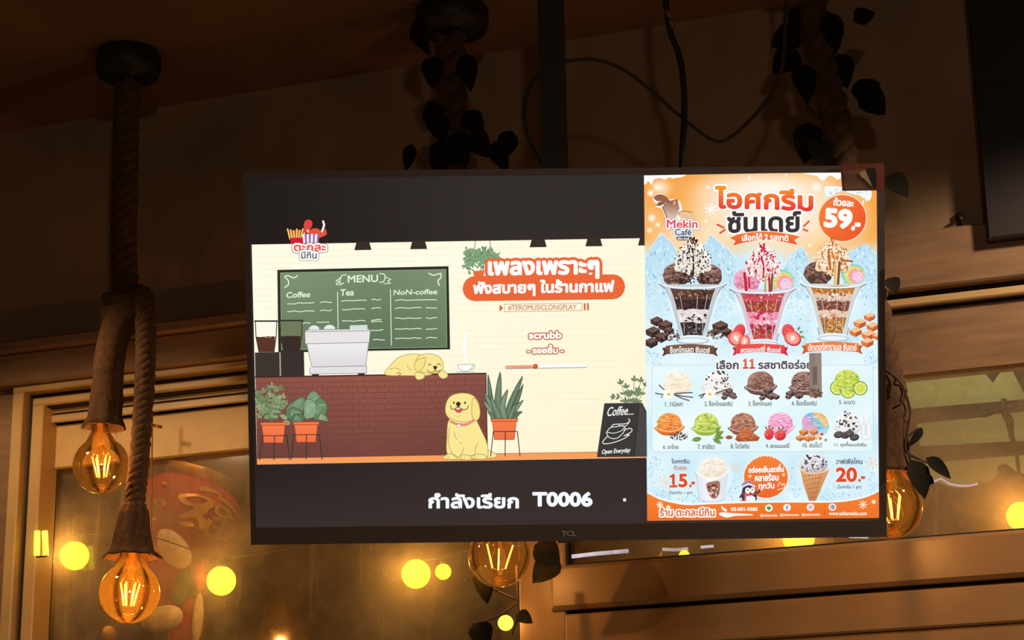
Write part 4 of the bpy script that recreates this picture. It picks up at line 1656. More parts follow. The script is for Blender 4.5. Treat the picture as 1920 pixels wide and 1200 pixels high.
# snake plant
for bx, by, mx, my, tx, ty, wd, c in ((934, 786, 922, 760, 915, 702, 14, (96, 116, 92)), (938, 786, 934, 750, 938, 697, 17, (108, 128, 104)), (950, 786, 960, 752, 980, 705, 15, (100, 120, 96)),
                                      (930, 786, 920, 760, 908, 736, 12, (118, 136, 112)), (955, 786, 965, 762, 981, 720, 12, (88, 110, 88)), (928, 786, 918, 768, 906, 750, 10, (130, 146, 122)),
                                      (946, 787, 942, 760, 952, 730, 15, (122, 142, 116)), (958, 786, 966, 768, 981, 750, 11, (120, 140, 114)), (926, 787, 922, 778, 915, 772, 9, (92, 112, 88)), (962, 787, 970, 776, 979, 772, 9, (84, 104, 80)),
                                      (938, 787, 928, 764, 920, 742, 13, (110, 132, 106)), (955, 788, 960, 772, 968, 756, 12, (104, 126, 100))):
    q = opened([(bx, by), (mx, my), (tx, ty)], 8)
    L, Rr = [], []
    for i, a in enumerate(q):
        b = q[min(i + 1, len(q) - 1)]
        a0 = q[max(i - 1, 0)]
        dx, dy = b[0] - a0[0], b[1] - a0[1]
        n = math.hypot(dx, dy)
        h = wd * .5 * (0.75 + .5 * (i / len(q))) * (1 - (i / (len(q) - 1)) ** 2.2)
        L.append((a[0] - dy / n * h, a[1] + dx / n * h))
        Rr.append((a[0] + dy / n * h, a[1] - dx / n * h))
    v.poly(L + Rr[::-1], c)
    v.line(L + Rr[::-1], .9, (58, 74, 58), False, True)
    v.line(q[2:-3], 1.3, mix(c, (190, 204, 178), .4))
pot(920, 971, 785, 824, (920, 947, 975), 809, 855)

# a-board with chalk cup, bush behind it
for k, (tx, ty) in enumerate(((1152, 744), (1164, 718), (1174, 726), (1189, 712), (1201, 714), (1210, 722), (1180, 738), (1196, 732))):
    sprig([(1185 + (tx - 1185) * .2, 764), (1185 + (tx - 1185) * .6, 746), (tx, ty)], 3, 9, 4.6, (130, 146, 118), (86, 104, 80))
v.poly([(1208, 770), (1212, 770), (1213, 850), (1209, 850)], (90, 84, 76))
v.poly([(1133, 756), (1204, 755), (1212, 771), (1213, 856), (1119, 857)], (60, 58, 57))
v.poly([(1197, 757), (1205, 757), (1213, 790), (1213, 856), (1190, 856)], (74, 71, 69))
v.line([(1198, 757), (1189, 856)], 1.4, (44, 42, 41))
WH = (240, 240, 236)
v.text('Coffee', (1139, 762, 1178, 779), WH, .55, rot=-4, shear=.35)
v.line([(1176, 777), (1188, 776)], 1.4, WH)
v.line([(1137, 811), (1144, 802), (1156, 800), (1168, 798), (1172, 804), (1166, 814), (1155, 822), (1142, 820), (1137, 811)], 1.4, WH, True)
v.line([(1137, 810), (1150, 812), (1164, 808), (1170, 802)], 1.2, WH, True)
v.line([(1146, 801), (1150, 796), (1162, 795), (1174, 794), (1181, 789), (1178, 785)], 1.5, WH, True)
v.line([(1160, 797), (1172, 799), (1180, 791)], 1.2, WH, True)
v.line([(1170, 806), (1182, 803), (1184, 809), (1170, 817)], 1.5, WH, True)
v.line([(1139, 818), (1130, 828), (1134, 832), (1152, 829), (1170, 822), (1180, 815), (1170, 817)], 1.5, WH, True)
v.text('Open Everyday', (1128, 841, 1182, 852), WH, .5, rot=-4, shear=.3)

# title
v.line([(892, 450), (889, 470)], 1.1, INK)
v.line([(918, 450), (921, 468)], 1.1, INK)
lf = [(R.uniform(874, 936), 469 + abs(R.gauss(0, 17)), R.uniform(6, 10), R.uniform(2.8, 4.2), R.uniform(0, 360)) for _ in range(420)]
lf = [l for l in lf if ((l[0] - 905) / 31) ** 2 + ((l[1] - 490) / 24) ** 2 < 1 or l[0] < 885 and l[1] < 518]
for k, c in enumerate(((104, 138, 100), (132, 166, 124), (150, 182, 140))):
    leafs(v, lf[k::3], c, (84, 118, 84), .5)
v.poly([(887, 508), (908, 507), (907, 520), (889, 520)], (238, 108, 62))
OR, WT = (236, 104, 58), (255, 253, 250)
v.rrect(867.5, 516, 1172, 563, 23, OR, -.013)
TT = ('เพลงเพราะๆ', (914.5, 488, 1124, 524), WT, 4.2)
v.text(*TT, outs=((5.5, OR),), skew=-.012)
v.rrect(869, 518, 1171, 561, 21.5, OR, -.013)
v.text(*TT, skew=-.012)
v.text('ฟังสบายๆ ในร้านกาแฟ', (887, 524, 1152, 555), WT, 2.7, skew=-.014)
v.poly([(936.5, 571), (943.5, 577.5), (936.5, 584.5)], (216, 100, 52))
v.line([(946, 570.5), (1091, 568.5), (1091, 582.5), (946, 584.5)], .8, (150, 122, 80), False, True)
v.text('#TEROMUSICLONGPLAY', (952.5, 571.5, 1081, 582), (204, 104, 66), .15, skew=-.012)
v.poly([(1094.5, 568.5), (1098, 568.4), (1098, 582), (1094.5, 582)], (222, 104, 58))
v.poly([(1100.5, 568.4), (1104, 568.3), (1104, 582), (1100.5, 582)], (222, 104, 58))
BR = (196, 106, 74)
v.text('scrubb', (991.5, 621, 1053, 635.5), (255, 250, 246), 1.8, outs=((2.1, BR),), skew=-.012)
v.text('- รอยยิ้ม -', (988, 646, 1057, 663), (255, 250, 246), 1.7, outs=((2.0, BR),), skew=-.012)
v.line([(950, 689), (1098, 686.4)], 6.2, (150, 136, 140))
v.line([(950, 687.8), (1098, 685.2)], 6, (255, 254, 254))
v.line([(950, 687.8), (1003, 686.9)], 5.6, (246, 166, 128))
v.line([(960, 689.2), (1003, 688.4)], 1.6, (232, 140, 100))
v.oval(1004, 687, 4.6, 5, (190, 84, 52))
v.oval(1003.4, 686.4, 3.2, 3.4, (214, 104, 66))
video = v.build('cafe_cartoon', panel, front=-0.0006, clip=(lambda y: 472 + (y - 459) * .0243, lambda x: 446.5 - (x - 1208) * .0163 - 2, lambda y: 1208.5 + (y - 447) * .011, 878))

# shop logo over the corner of the cartoon (food and lettering) and the queue call
t = Pic()
t.poly([(541, 436), (543, 432), (570, 431), (568, 456), (546, 456)], (214, 30, 52))
for x, a in ((542, -14), (546, -9), (550, -4), (554, 2), (558, 6), (562, 12), (566, 16)):
    c, d = math.sin(math.radians(a)), math.cos(math.radians(a))
    y0 = 448
    L = 15 + (x * 7 % 5)
    t.line([(x + 2, y0), (x + 2 + c * L, y0 - d * L)], 3.6, (150, 110, 40))
    t.line([(x + 2, y0), (x + 2 + c * L, y0 - d * L)], 2.4, (250, 218, 110))
t.poly([(543, 446), (570, 445), (567, 456.5), (547, 457)], (216, 26, 50))
t.blob([(571, 436), (570, 420), (574, 413), (581, 412), (586, 418), (583, 428), (579, 434)], (222, 72, 64))
t.line([(577, 432), (580, 440)], 3, (250, 240, 236))
t.blob([(577, 440), (584, 430), (594, 428), (602, 432), (610, 429), (612, 440), (595, 446)], (226, 84, 60))
t.line([(604, 434), (608, 422), (606, 415)], 5.0, (120, 90, 70))
t.line([(604, 434), (608, 422), (606, 415)], 3.6, (250, 244, 240))
for i in range(8):
    x0, x1 = 567 + i * 4, 571 + i * 4
    t.poly([(x0, 439), (x1, 438.8), (x1 - (x1 - 583) * .12, 456), (x0 - (x0 - 583) * .12, 456)], (156, 116, 168) if i % 2 else (250, 240, 250))
t.text('ตะกละ', (551, 459, 611, 471), (228, 88, 74), 1.2, outs=((4.6, (90, 84, 84)), (3.6, (255, 244, 242)), ))
t.text('มีกิน', (565, 471, 594, 485), (74, 74, 78), .6, outs=((4.4, (110, 104, 106)), (3.5, (255, 252, 252)), ))
t.text('กำลังเรียก', (803, 924, 973, 953.5), (246, 250, 255), 2.8)
t.text('T0006', (998, 922, 1111, 950), (246, 250, 255), 3.6)
t.oval(1171, 937, 3, 3.2, (236, 242, 250))
t.build('queue_call_and_logo', panel, front=-0.0016)

# ---------------------------------------------------------------- the ice cream menu shown on the right of the screen
R = random.Random(5)
q = Pic()
PQ = [(1207.5, 329), (1643.5, 321.5), (1648, 971), (1213.5, 976.5)]
_gl = [(1432, 384, 100, 50, .85), (1340, 440, 40, 26, .4), (1435, 352, 120, 30, .9), (1410, 420, 70, 40, .75), (1490, 415, 70, 45, .75), (1300, 470, 60, 40, .5), (1540, 385, 40, 60, .45), (1335, 395, 30, 40, .4), (1240, 352, 16, 14, .8), (1225, 410, 20, 30, .3), (1262, 440, 26, 26, .35), (1460, 470, 60, 26, .5)]


def bgc(x, y):
    c = mix((247, 152, 50), (252, 186, 104), max(0, min(1, (y - 330) / 130 + .25 * math.sin(x * .045 + y * .03))))
    for gx, gy, rx, ry, k in _gl:
        d = ((x - gx) / rx) ** 2 + ((y - gy) / ry) ** 2
        c = mix(c, (255, 250, 238), k * math.exp(-d))
    ice = mix((230, 248, 253), (204, 236, 249), .5 + .5 * math.sin(x * .06) * math.cos(y * .05))
    ice = mix(ice, (238, 250, 252), max(0, min(1, 1 - abs(y - 700) / 60)))
    return mix(c, ice, max(0, min(1, (y - 458 - 10 * math.sin(x * .03)) / 34)))


q.grid(PQ, 56, 82, bgc)
# peaks
MC = [(192, 228, 245), (164, 212, 238), (220, 242, 250), (180, 222, 243), (238, 250, 253), (146, 198, 230)]
for pts in ([(1209, 484), (1222, 462), (1231, 447), (1240, 436), (1250, 447), (1261, 456), (1270, 474), (1290, 500), (1290, 560), (1210, 560)],
            [(1300, 500), (1318, 462), (1332, 440), (1346, 452), (1362, 462), (1380, 485), (1380, 560), (1300, 560)],
            [(1470, 500), (1486, 474), (1502, 462), (1514, 476), (1520, 560), (1470, 560)],
            [(1580, 500), (1594, 468), (1612, 448), (1626, 460), (1644, 478), (1646, 560), (1580, 560)]):
    q.poly(pts, lambda x, y: mix((184, 222, 242), (206, 236, 248), max(0, min(1, (y - 440) / 90))))
    q.line(pts[:-2], 1.0, (240, 250, 252))
    xs = [a for a, b in pts]

    def inside(x, y, pts=pts):
        n, c = len(pts), False
        for i in range(n):
            (x0, y0), (x1, y1) = pts[i - 1], pts[i]
            if (y0 > y) != (y1 > y) and x < (x1 - x0) * (y - y0) / (y1 - y0) + x0:
                c = not c
        return c
    for k, col in enumerate(MC):
        cx = (min(xs) + max(xs)) / 2
        q.dots([(a, b, c_, d_, 1.0 + (.9 if a < cx else -.0) + R.uniform(-.4, .4)) for a, b, c_, d_, _ in scat(R, 46, cx, 500, (max(xs) - min(xs)) / 2, 60, 1.2, 5.5, (.15, .4), inside)], col, 4)


def frost(cx, cy, rx, ry, n, s=3.2):
    for col in ((176, 220, 242), (212, 240, 250), (150, 200, 232), (244, 253, 255), (196, 232, 247)):
        q.dots(scat(R, n // 2 if col[0] > 160 else n // 3, cx, cy, rx, ry, .5, s * .75, (.2, .8)), col, 5)


frost(1232, 560, 24, 60, 120)
frost(1360, 590, 26, 60, 120)
frost(1498, 590, 22, 60, 120)
frost(1632, 560, 18, 70, 120)
frost(1224, 668, 16, 22, 70)
frost(1632, 676, 14, 18, 60)
frost(1430, 640, 200, 20, 200)
# flavours panel
q.rrect(1222, 684, 1637, 847, 7, (226, 247, 250))
q.grid([(1226, 690), (1633, 686), (1634, 842), (1226, 845)], 10, 6, lambda x, y: mix((222, 246, 250), (240, 252, 253), .5 + .5 * math.sin(x * .02 + y * .04)))
q.rrect(1222, 684, 1637, 847, 7, (190, 214, 224), w=.8)
# snow drips in the corners
q.blob([(1206, 326), (1282, 325), (1279, 332), (1268, 333), (1262, 335), (1254, 333), (1247, 337), (1238, 334), (1226, 337), (1224, 345), (1220, 346), (1216, 340), (1211, 346), (1206, 343)], (255, 253, 250), 4)
q.line([(1210, 346), (1214, 340), (1221, 347), (1226, 338), (1238, 335)], .7, (240, 150, 90))
q.blob([(1510, 321), (1660, 318), (1660, 340), (1600, 342), (1584, 337), (1578, 333), (1570, 337), (1560, 330), (1552, 331), (1545, 338), (1538, 337), (1532, 330), (1524, 329)], (252, 252, 250), 4)
for x0, y0, r in ((1220, 362, 6), (1222, 409, 6.5), (1332.5, 392, 11), (1531, 351, 9.5)):
    for k in range(4):
        a = math.pi * k / 4 + .2
        q.line([(x0 - r * math.cos(a), y0 - r * math.sin(a)), (x0 + r * math.cos(a), y0 + r * math.sin(a))], 2.0 if r < 9 else 2.6, (255, 248, 236))
    q.oval(x0, y0, r * .42, r * .42, (255, 250, 240))
for x0, y0, r in ((1232, 351, 10), (1327, 351, 5), (1405, 333, 5), (1324, 415, 5), (1233, 421, 6), (1218, 432, 7), (1327, 431, 3), (1474, 328, 4), (1636, 431, 4), (1518, 460, 5)):
    q.glow(x0, y0, r, (255, 252, 240), bgc, 14)

# cafe emblem: chocolate drink with splash, shop lettering
DK = (86, 62, 54)
q.blob([(1224, 372), (1231, 364), (1243, 364), (1254, 373), (1270, 374), (1278, 388), (1276, 412), (1252, 414), (1241, 392), (1230, 388), (1231, 382), (1226, 378)], (255, 246, 234))
q.blob([(1226, 371), (1232, 366), (1243, 366), (1252, 373), (1256, 378), (1247, 380), (1246, 386), (1243, 382), (1239, 386), (1231, 385), (1234, 380), (1240, 377), (1232, 377)], (156, 98, 74))
q.line([(1226, 371), (1232, 366), (1243, 366), (1252, 373), (1256, 378)], 1.1, DK, True)
q.line([(1231, 385), (1236, 380), (1241, 384), (1244, 381), (1247, 386), (1250, 379)], 1.0, DK, True)
q.poly([(1242, 388), (1250, 378), (1270, 373), (1274, 391), (1266, 412), (1253, 412)], vgrad(376, 412, (148, 92, 72), (232, 200, 184)))
q.line([(1242, 388), (1252, 412)], 1.5, DK)
q.blob([(1262, 378), (1266, 376), (1267, 382), (1263, 384)], (230, 160, 104))
q.blob([(1271, 400), (1280, 396), (1298, 398), (1303, 403), (1302, 412), (1280, 411)], (238, 196, 150))
q.line([(1272, 403), (1274, 398), (1282, 396), (1298, 398)], 1.1, DK, True)
q.text('Mekin', (1250, 411.5, 1308, 428), (232, 84, 92), 1.1, outs=((3.6, (130, 112, 118)), (2.9, (255, 250, 250))))
q.text('Café', (1265, 429, 1296.5, 441.5), (92, 104, 122), 1.0, outs=((3.0, (140, 150, 168)), (2.3, (252, 253, 255))))
q.rrect(1268, 443, 1294, 451, 3.8, (92, 86, 92))
q.text('มีกิน คาเฟ่', (1270.5, 444, 1292, 450), (244, 244, 246), .3)

# headline
HL = (1340, 350, 1525, 393.5)
q.text('ไอศกรีม', HL, vgrad(352, 394, (248, 150, 44), (232, 58, 56)), 4.0, outs=((4.0, (216, 226, 230)), (3.3, (255, 253, 250))), skew=.03, bend=1)
HL2 = (1363, 395, 1502, 436.5)
q.text('ซันเดย์', HL2, (64, 54, 56), 3.3, outs=((3.6, (224, 236, 240)), (3.0, (255, 253, 250))), skew=-.01)
for a, b, w in (((1345, 421), (1357, 427), 3.6), ((1350, 437), (1359, 431), 3.6), ((1516.5, 415), (1507, 424), 3.4), ((1514, 433), (1506, 430), 3.4)):
    q.line([a, mix(a, b, .5), b], w, (224, 84, 60))
    q.dots([(b[0], b[1], 1.2, .8, 0)], (224, 84, 60))
rib = [(1368, 446), (1380, 441)] + [(1380 + 105 * i / 10, 440 - 6 * math.sin(math.pi * i / 10)) for i in range(11)] + [(1500.5, 444), (1489, 450), (1496, 460)] + [(1486 - 100 * i / 10, 457 - 7 * math.sin(math.pi * i / 10)) for i in range(11)] + [(1374, 461), (1379, 452)]
q.line(rib, 2.4, (255, 246, 236), False, True)
q.poly(rib, vgrad(434, 460, (246, 128, 60), (232, 86, 50)))
q.text('เลือกได้ 2 รสชาติ', (1391, 437, 1478, 450.5), (255, 252, 246), .9, bend=2.2)



def one(x0, y0, x1, y1, w, col):
    m = (x0 + x1) / 2 + .3
    q.line([(x0 + w * .5, y0 + (y1 - y0) * .22), (m, y0 + w * .5)], w, col)
    q.line([(m, y0 + w * .5), (m, y1 - w * .5)], w * 1.1, col)
    q.line([(x0 + w * .4, y1 - w * .45), (x1 - w * .2, y1 - w * .5)], w * .9, col)


# price badge
q.glow(1585, 410, 60, (255, 240, 214), bgc, 24, .75)
q.blob([(1546, 352), (1560, 349), (1600, 353), (1632, 356), (1631, 376), (1620, 372), (1610, 366), (1598, 364), (1585, 360), (1572, 360), (1562, 366), (1549, 368)], (244, 250, 250))
q.dots(scat(R, 30, 1590, 360, 38, 7, 1, 3, (.3, .8)), (190, 214, 222), 5)
for x, y in ((1548, 366), (1618, 376), (1624, 368)):
    q.line([(x, y), (x - .5, y + 10)], 2.4, (232, 244, 248))
q.oval(1579.5, 409.5, 45.5, 44.5, (252, 214, 176), 0, 48)
q.oval(1579.5, 409, 44, 43, lambda x, y: mix((246, 132, 58), (238, 82, 42), max(0, min(1, (x - 1535) / 90 * .6 + (y - 366) / 88 * .4))), 0, 48)
q.oval(1579.5, 409, 44.8, 43.8, (255, 236, 214), 0, 48) if False else None
q.ring([(1579.5 + 45.6 * math.cos(math.radians(a)), 409.5 + 44.6 * math.sin(math.radians(a))) for a in range(0, 360, 20)], .9, (255, 228, 200))
q.text('ถ้วยละ', (1562.5, 371, 1601, 387), (255, 252, 248), 1.3, rot=5)
q.text('59', (1545, 391, 1598, 428), (255, 253, 250), 4.6, outs=((1.0, (250, 170, 130)),), rot=4)
q.text('.-', (1596, 417, 1613, 433), (255, 253, 250), 4.0, rot=5)


# ---- ice cream pictures
def curls(pic, cx, cy, rx, ry, cols, n, s=4.0, w=1.0):
    """the ragged texture of scooped ice cream"""
    for col in cols:
        vv, ff = [], []
        for x, y, *_ in scat(R, n, cx, cy, rx * .9, ry * .9, 1, 1):
            a = R.uniform(-.5, .5) + (x - cx) / rx * .5
            L = R.uniform(.4, 1) * s
            k = R.uniform(-.35, .35) * s
            pts = [(x - L * math.cos(a), y - L * math.sin(a)), (x, y + k), (x + L * math.cos(a), y + L * math.sin(a))]
            stroke(vv, ff, pts, w / 2 * R.uniform(.6, 1.2), 5)
        pic.el(vv, ff, col)


def ballshade(cx, cy, rx, ry, hi, lo):
    return lambda x, y: mix(hi, lo, max(0, min(1, .45 + .42 * (y - cy) / ry + .18 * (x - cx) / rx)))


def lumpy(cx, cy, rx, ry, k=.05, n=26, a0=0, a1=360):
    return [(cx + rx * (1 + R.uniform(-k, k)) * math.cos(math.radians(a0 + (a1 - a0) * i / n)), cy + ry * (1 + R.uniform(-k, k)) * math.sin(math.radians(a0 + (a1 - a0) * i / n))) for i in range(n)]


def scoop(cx, cy, rx, ry, hi, lo, tex, n=46, bowl=None, s=4, w=1.1):
    if bowl:
        pts = [(cx - rx * 1.12, cy + ry * .32), (cx - rx * .95, cy + ry * .78), (cx - rx * .5, cy + ry * 1.08), (cx + rx * .4, cy + ry * 1.08), (cx + rx * .95, cy + ry * .75), (cx + rx * 1.14, cy + ry * .2)]
        q.blob(pts, vgrad(cy + ry * .2, cy + ry * 1.1, bowl[0], bowl[1]))
        q.oval(cx, cy + ry * .34, rx * 1.14, ry * .4, mix(bowl[0], (255, 255, 255), .45), -3, 28)
        q.oval(cx, cy + ry * .30, rx * 1.06, ry * .36, bowl[1], -3, 28)
    q.poly(closed(lumpy(cx, cy, rx, ry, .025), 2), ballshade(cx, cy, rx, ry, hi, lo))
    curls(q, cx, cy, rx, ry, tex, n, s, w)
    if bowl:
        q.line([(cx - rx * 1.12, cy + ry * .36), (cx - rx * .6, cy + ry * .66), (cx, cy + ry * .76), (cx + rx * .6, cy + ry * .66), (cx + rx * 1.13, cy + ry * .3)], 1.3, mix(bowl[0], (255, 255, 255), .55), True)
        pts = [(cx - rx * 1.08, cy + ry * .44), (cx - rx * .6, cy + ry * .72), (cx, cy + ry * .82), (cx + rx * .6, cy + ry * .72), (cx + rx * 1.08, cy + ry * .38), (cx + rx * .9, cy + ry * .8), (cx + rx * .4, cy + ry * 1.1), (cx - rx * .45, cy + ry * 1.1), (cx - rx * .92, cy + ry * .8)]
        q.poly(opened(pts[:5], 4) + opened(pts[5:], 4), vgrad(cy + ry * .4, cy + ry * 1.1, bowl[0], bowl[1]))


def chunk(cx, cy, r, top, side, dark, k=.85):
    """a cube of chocolate or caramel seen from a corner"""
    q.poly([(cx - r, cy - r * .25), (cx + r * .1, cy - r * .75), (cx + r, cy - r * .3), (cx - r * .05, cy + r * .15)], top)
    q.poly([(cx - r, cy - r * .25), (cx - r * .05, cy + r * .15), (cx, cy + r * k), (cx - r * .9, cy + r * .4)], side)
    q.poly([(cx - r * .05, cy + r * .15), (cx + r, cy - r * .3), (cx + r * .92, cy + r * .35), (cx, cy + r * k)], dark)
    q.dots(scat(R, 5, cx, cy, r * .7, r * .5, .5, 1.4), mix(top, (255, 255, 255), .25), 5)


def sundae(cx, ry0, scl, layers, left, right, cream, drizzle, nuts, tint):
    """tall sundae glass: rim at ry0"""
    X = lambda a: cx + a * scl
    Y = lambda a: ry0 + a * scl
    GL_ = (206, 226, 236)
    # scoops behind the rim
    for (dx, dy, rx, ry, hi, lo, tex) in (left, right):
        if hi == 'rainbow':
            for k, c in enumerate(((128, 208, 200), (170, 220, 160), (224, 226, 120), (250, 206, 112), (248, 170, 130), (246, 160, 196), (246, 206, 232))):
                t_ = k / 7
                q.poly(lumpy(X(dx + rx * .42 * t_), Y(dy + ry * .30 * t_), rx * scl * (1 - .62 * t_), ry * scl * (1 - .55 * t_), .03), c)
            curls(q, X(dx), Y(dy), rx * scl, ry * scl, [(250, 244, 236), (226, 150, 190), (140, 200, 190)], 16, 3, .8)
        else:
            q.poly(closed(lumpy(X(dx), Y(dy), rx * scl, ry * scl, .05), 2), ballshade(X(dx), Y(dy), rx * scl, ry * scl, hi, lo))
            curls(q, X(dx), Y(dy), rx * scl, ry * scl, tex, 60, 3.2, 1.0)
    # glass
    body = [(X(-64), Y(2)), (X(-52), Y(11)), (X(-45), Y(28)), (X(-38), Y(54)), (X(-32), Y(80)), (X(-25), Y(106)), (X(25), Y(106)), (X(32), Y(80)), (X(38), Y(54)), (X(45), Y(28)), (X(52), Y(11)), (X(64), Y(2)), (X(58), Y(7)), (X(-58), Y(7))]
    q.poly(body, vgrad(ry0, ry0 + 106, mix((222, 238, 244), tint, .22), mix((212, 234, 244), tint, .12)))

    def inner(y):
        for (y0, w0), (y1, w1) in zip(((6, 44), (20, 38), (40, 32), (66, 26.5), (96, 18)), ((20, 38), (40, 32), (66, 26.5), (96, 18), (140, 10))):
            if y <= y1:
                return w0 + (w1 - w0) * (y - y0) / (y1 - y0)
    for y0, y1, c, fl in layers:
        pts = [(X(-inner(y0)), Y(y0))]
        pts += [(X(-inner(y0) + 2 * inner(y0) * i / 8), Y(y0 + R.uniform(-3, 3))) for i in range(1, 8)] + [(X(inner(y0)), Y(y0)), (X(inner((y0 + y1) / 2)), Y((y0 + y1) / 2)), (X(inner(y1)), Y(y1)), (X(-inner(y1)), Y(y1)), (X(-inner((y0 + y1) / 2)), Y((y0 + y1) / 2))]
        q.poly(pts, c)
        for col, n, s in fl:
            q.dots(scat(R, n, X(0), Y((y0 + y1) / 2), inner((y0 + y1) / 2) * .95 * scl, (y1 - y0) * .5 * scl, .8, s, (.4, 1)), col, 6)
    for sx in (-1, 1):
        q.line([(X(sx * 64), Y(2)), (X(sx * 52), Y(11)), (X(sx * 45), Y(28)), (X(sx * 38), Y(54)), (X(sx * 32), Y(80)), (X(sx * 26), Y(104))], 1.3, (120, 130, 142), True)
        q.line([(X(sx * 53), Y(12)), (X(sx * 45), Y(30)), (X(sx * 37), Y(58)), (X(sx * 30), Y(86))], 2.0, (248, 252, 254), True)
        q.line([(X(sx * 40), Y(24)), (X(sx * 30), Y(64)), (X(sx * 24), Y(90))], 1.2, mix(GL_, tint, .35), True)
    for a in (-16, 6, 18):
        q.line([(X(a * 1.5), Y(22)), (X(a * 1.1), Y(62)), (X(a), Y(94))], 1.0, mix((235, 242, 246), tint, .3), True)
    q.oval(X(0), Y(103), 27 * scl, 6 * scl, (232, 244, 250))
    q.oval(X(0), Y(108), 31 * scl, 6 * scl, (206, 226, 236))
    q.oval(X(0), Y(107), 26 * scl, 4 * scl, (238, 248, 252))
    q.ring([(X(30 * math.cos(a)), Y(108 + 5.6 * math.sin(a))) for a in [k * .63 for k in range(10)]], .8, (130, 150, 166))
    # rim
    q.line([(X(-64), Y(0)), (X(-48), Y(6)), (X(-20), Y(9)), (X(20), Y(9)), (X(48), Y(6)), (X(64), Y(0))], 3.4, (236, 246, 250), True)
    q.line([(X(-64), Y(1)), (X(-48), Y(8)), (X(-20), Y(11)), (X(20), Y(11)), (X(48), Y(8)), (X(64), Y(1))], .9, (140, 156, 170), True)
    # whipped cream
    q.poly(closed([(X(-30), Y(-30)), (X(-33), Y(-42)), (X(-26), Y(-58)), (X(-14), Y(-72)), (X(0), Y(-79)), (X(13), Y(-73)), (X(25), Y(-60)), (X(33), Y(-44)), (X(31), Y(-30)), (X(14), Y(-18)), (X(2), Y(-10)), (X(-12), Y(-18))], 4), cream[0])
    for yy, rw in ((-30, 31), (-46, 28), (-60, 19), (-71, 9)):
        for k in range(5):
            dx = (k - 2) / 2 * rw * .8
            q.oval(X(dx), Y(yy + 4 - abs(k - 2) * 2), rw * .34 * scl, 8 * scl, ballshade(X(dx), Y(yy), rw * .34, 8, cream[1], cream[2]), 12 * (k - 2), 14)
    for pts in (((0, -78), (-2, -60), (1, -40), (-1, -14)), ((-6, -74), (-18, -56), (-26, -36)), ((6, -74), (18, -56), (25, -34)), ((-3, -76), (-9, -52), (-13, -28)), ((3, -76), (10, -50), (15, -26))):
        if len(pts) == 4:
            q.line([(X(a + R.uniform(-2, 2)), Y(b)) for a, b in pts], 3.4 * scl, drizzle, True)
        else:
            q.dots([(X(a + (R.random() - .5) * 7), Y(b + (R.random() - .5) * 22), R.uniform(.8, 2.2), R.uniform(1.5, 4.5), R.uniform(-.4, .4)) for a, b in pts for _ in range(5)], drizzle, 6)
    for col, n, s in ((cream[1], 50, 3.6), (cream[2], 26, 3.0)) + nuts + ((drizzle, 34, 2.2), (cream[1], 30, 2.2)):
        q.dots(scat(R, n, X(0), Y(-46), 34 * scl, 32 * scl, .7, s, (.35, 1)), col, 6)


CH1, CH2, CH3 = (126, 88, 74), (66, 44, 40), (44, 32, 32)
sundae(1299, 531, 1.0,
       [(10, 34, (98, 66, 54), (((60, 42, 38), 30, 3.5), ((176, 130, 96), 22, 3), ((210, 176, 140), 8, 2.4))),
        (30, 52, (64, 46, 44), (((40, 30, 30), 24, 4), ((150, 106, 88), 10, 3))),
        (50, 78, (232, 222, 220), (((250, 246, 244), 18, 5), ((70, 52, 50), 16, 4), ((190, 150, 130), 6, 3))),
        (74, 104, (66, 52, 52), (((38, 30, 32), 40, 3.2), ((120, 104, 104), 22, 2.4), ((190, 182, 182), 8, 1.6)))],
       (-31, -15, 25, 22, (158, 118, 102), CH2, [(92, 62, 54), (190, 150, 134), (56, 38, 36)]),
       (31, -14, 24, 21, (170, 126, 112), CH2, [(100, 66, 58), (200, 160, 146), (56, 38, 36)]),
       ((246, 240, 232), (255, 253, 248), (226, 214, 196)), (58, 40, 36),
       (((64, 46, 42), 60, 2.4), ((236, 214, 150), 14, 2.6), ((190, 150, 120), 14, 2.0), ((40, 32, 32), 26, 1.8)), (120, 100, 96))
q.dots(scat(R, 60, 1299, 522, 34, 9, 1, 4, (.4, 1)), (52, 38, 36), 6)
q.dots(scat(R, 26, 1299, 520, 34, 8, 1, 2.6, (.4, 1)), (130, 96, 84), 6)
sundae(1430, 540, .98,
       [(8, 28, (206, 84, 96), (((180, 40, 60), 26, 3.4), ((240, 196, 190), 14, 3), ((160, 110, 70), 14, 2.4))),
        (26, 48, (170, 70, 62), (((190, 150, 84), 34, 2.8), ((120, 50, 44), 22, 2.6), ((230, 60, 84), 10, 3))),
        (46, 74, (238, 150, 176), (((250, 220, 226), 18, 5), ((214, 40, 84), 22, 4.2))),
        (70, 90, (190, 50, 76), (((130, 150, 70), 14, 3.2), ((110, 44, 50), 16, 3.4), ((240, 160, 176), 10, 2.8))),
        (86, 104, (196, 66, 70), (((120, 140, 60), 10, 2.6), ((236, 110, 120), 16, 3)))],
       (-30, -15, 26, 22, (248, 184, 204), (214, 110, 142), [(232, 150, 178), (252, 214, 226), (206, 96, 130)]),
       (36, -13, 24, 22, 'rainbow', None, None),
       ((250, 236, 236), (255, 250, 250), (240, 204, 206)), (196, 34, 50),
       (((196, 40, 60), 44, 2.4), ((130, 60, 60), 22, 1.8), ((220, 190, 120), 16, 2.0), ((250, 120, 140), 14, 2)), (226, 90, 120))
for a, b, w in (((1396, 512), (1399, 544), 5), ((1404, 520), (1405, 538), 3), ((1442, 520), (1443, 546), 4)):
    q.line([a, mix(a, b, .5), b], w, (198, 36, 54))
q.line([(1436, 518), (1435, 546)], 5, (190, 166, 110))
q.line([(1437, 520), (1437, 546)], 1.6, (236, 220, 170))
q.line([(1448, 514), (1446, 545)], 4, (120, 84, 60))
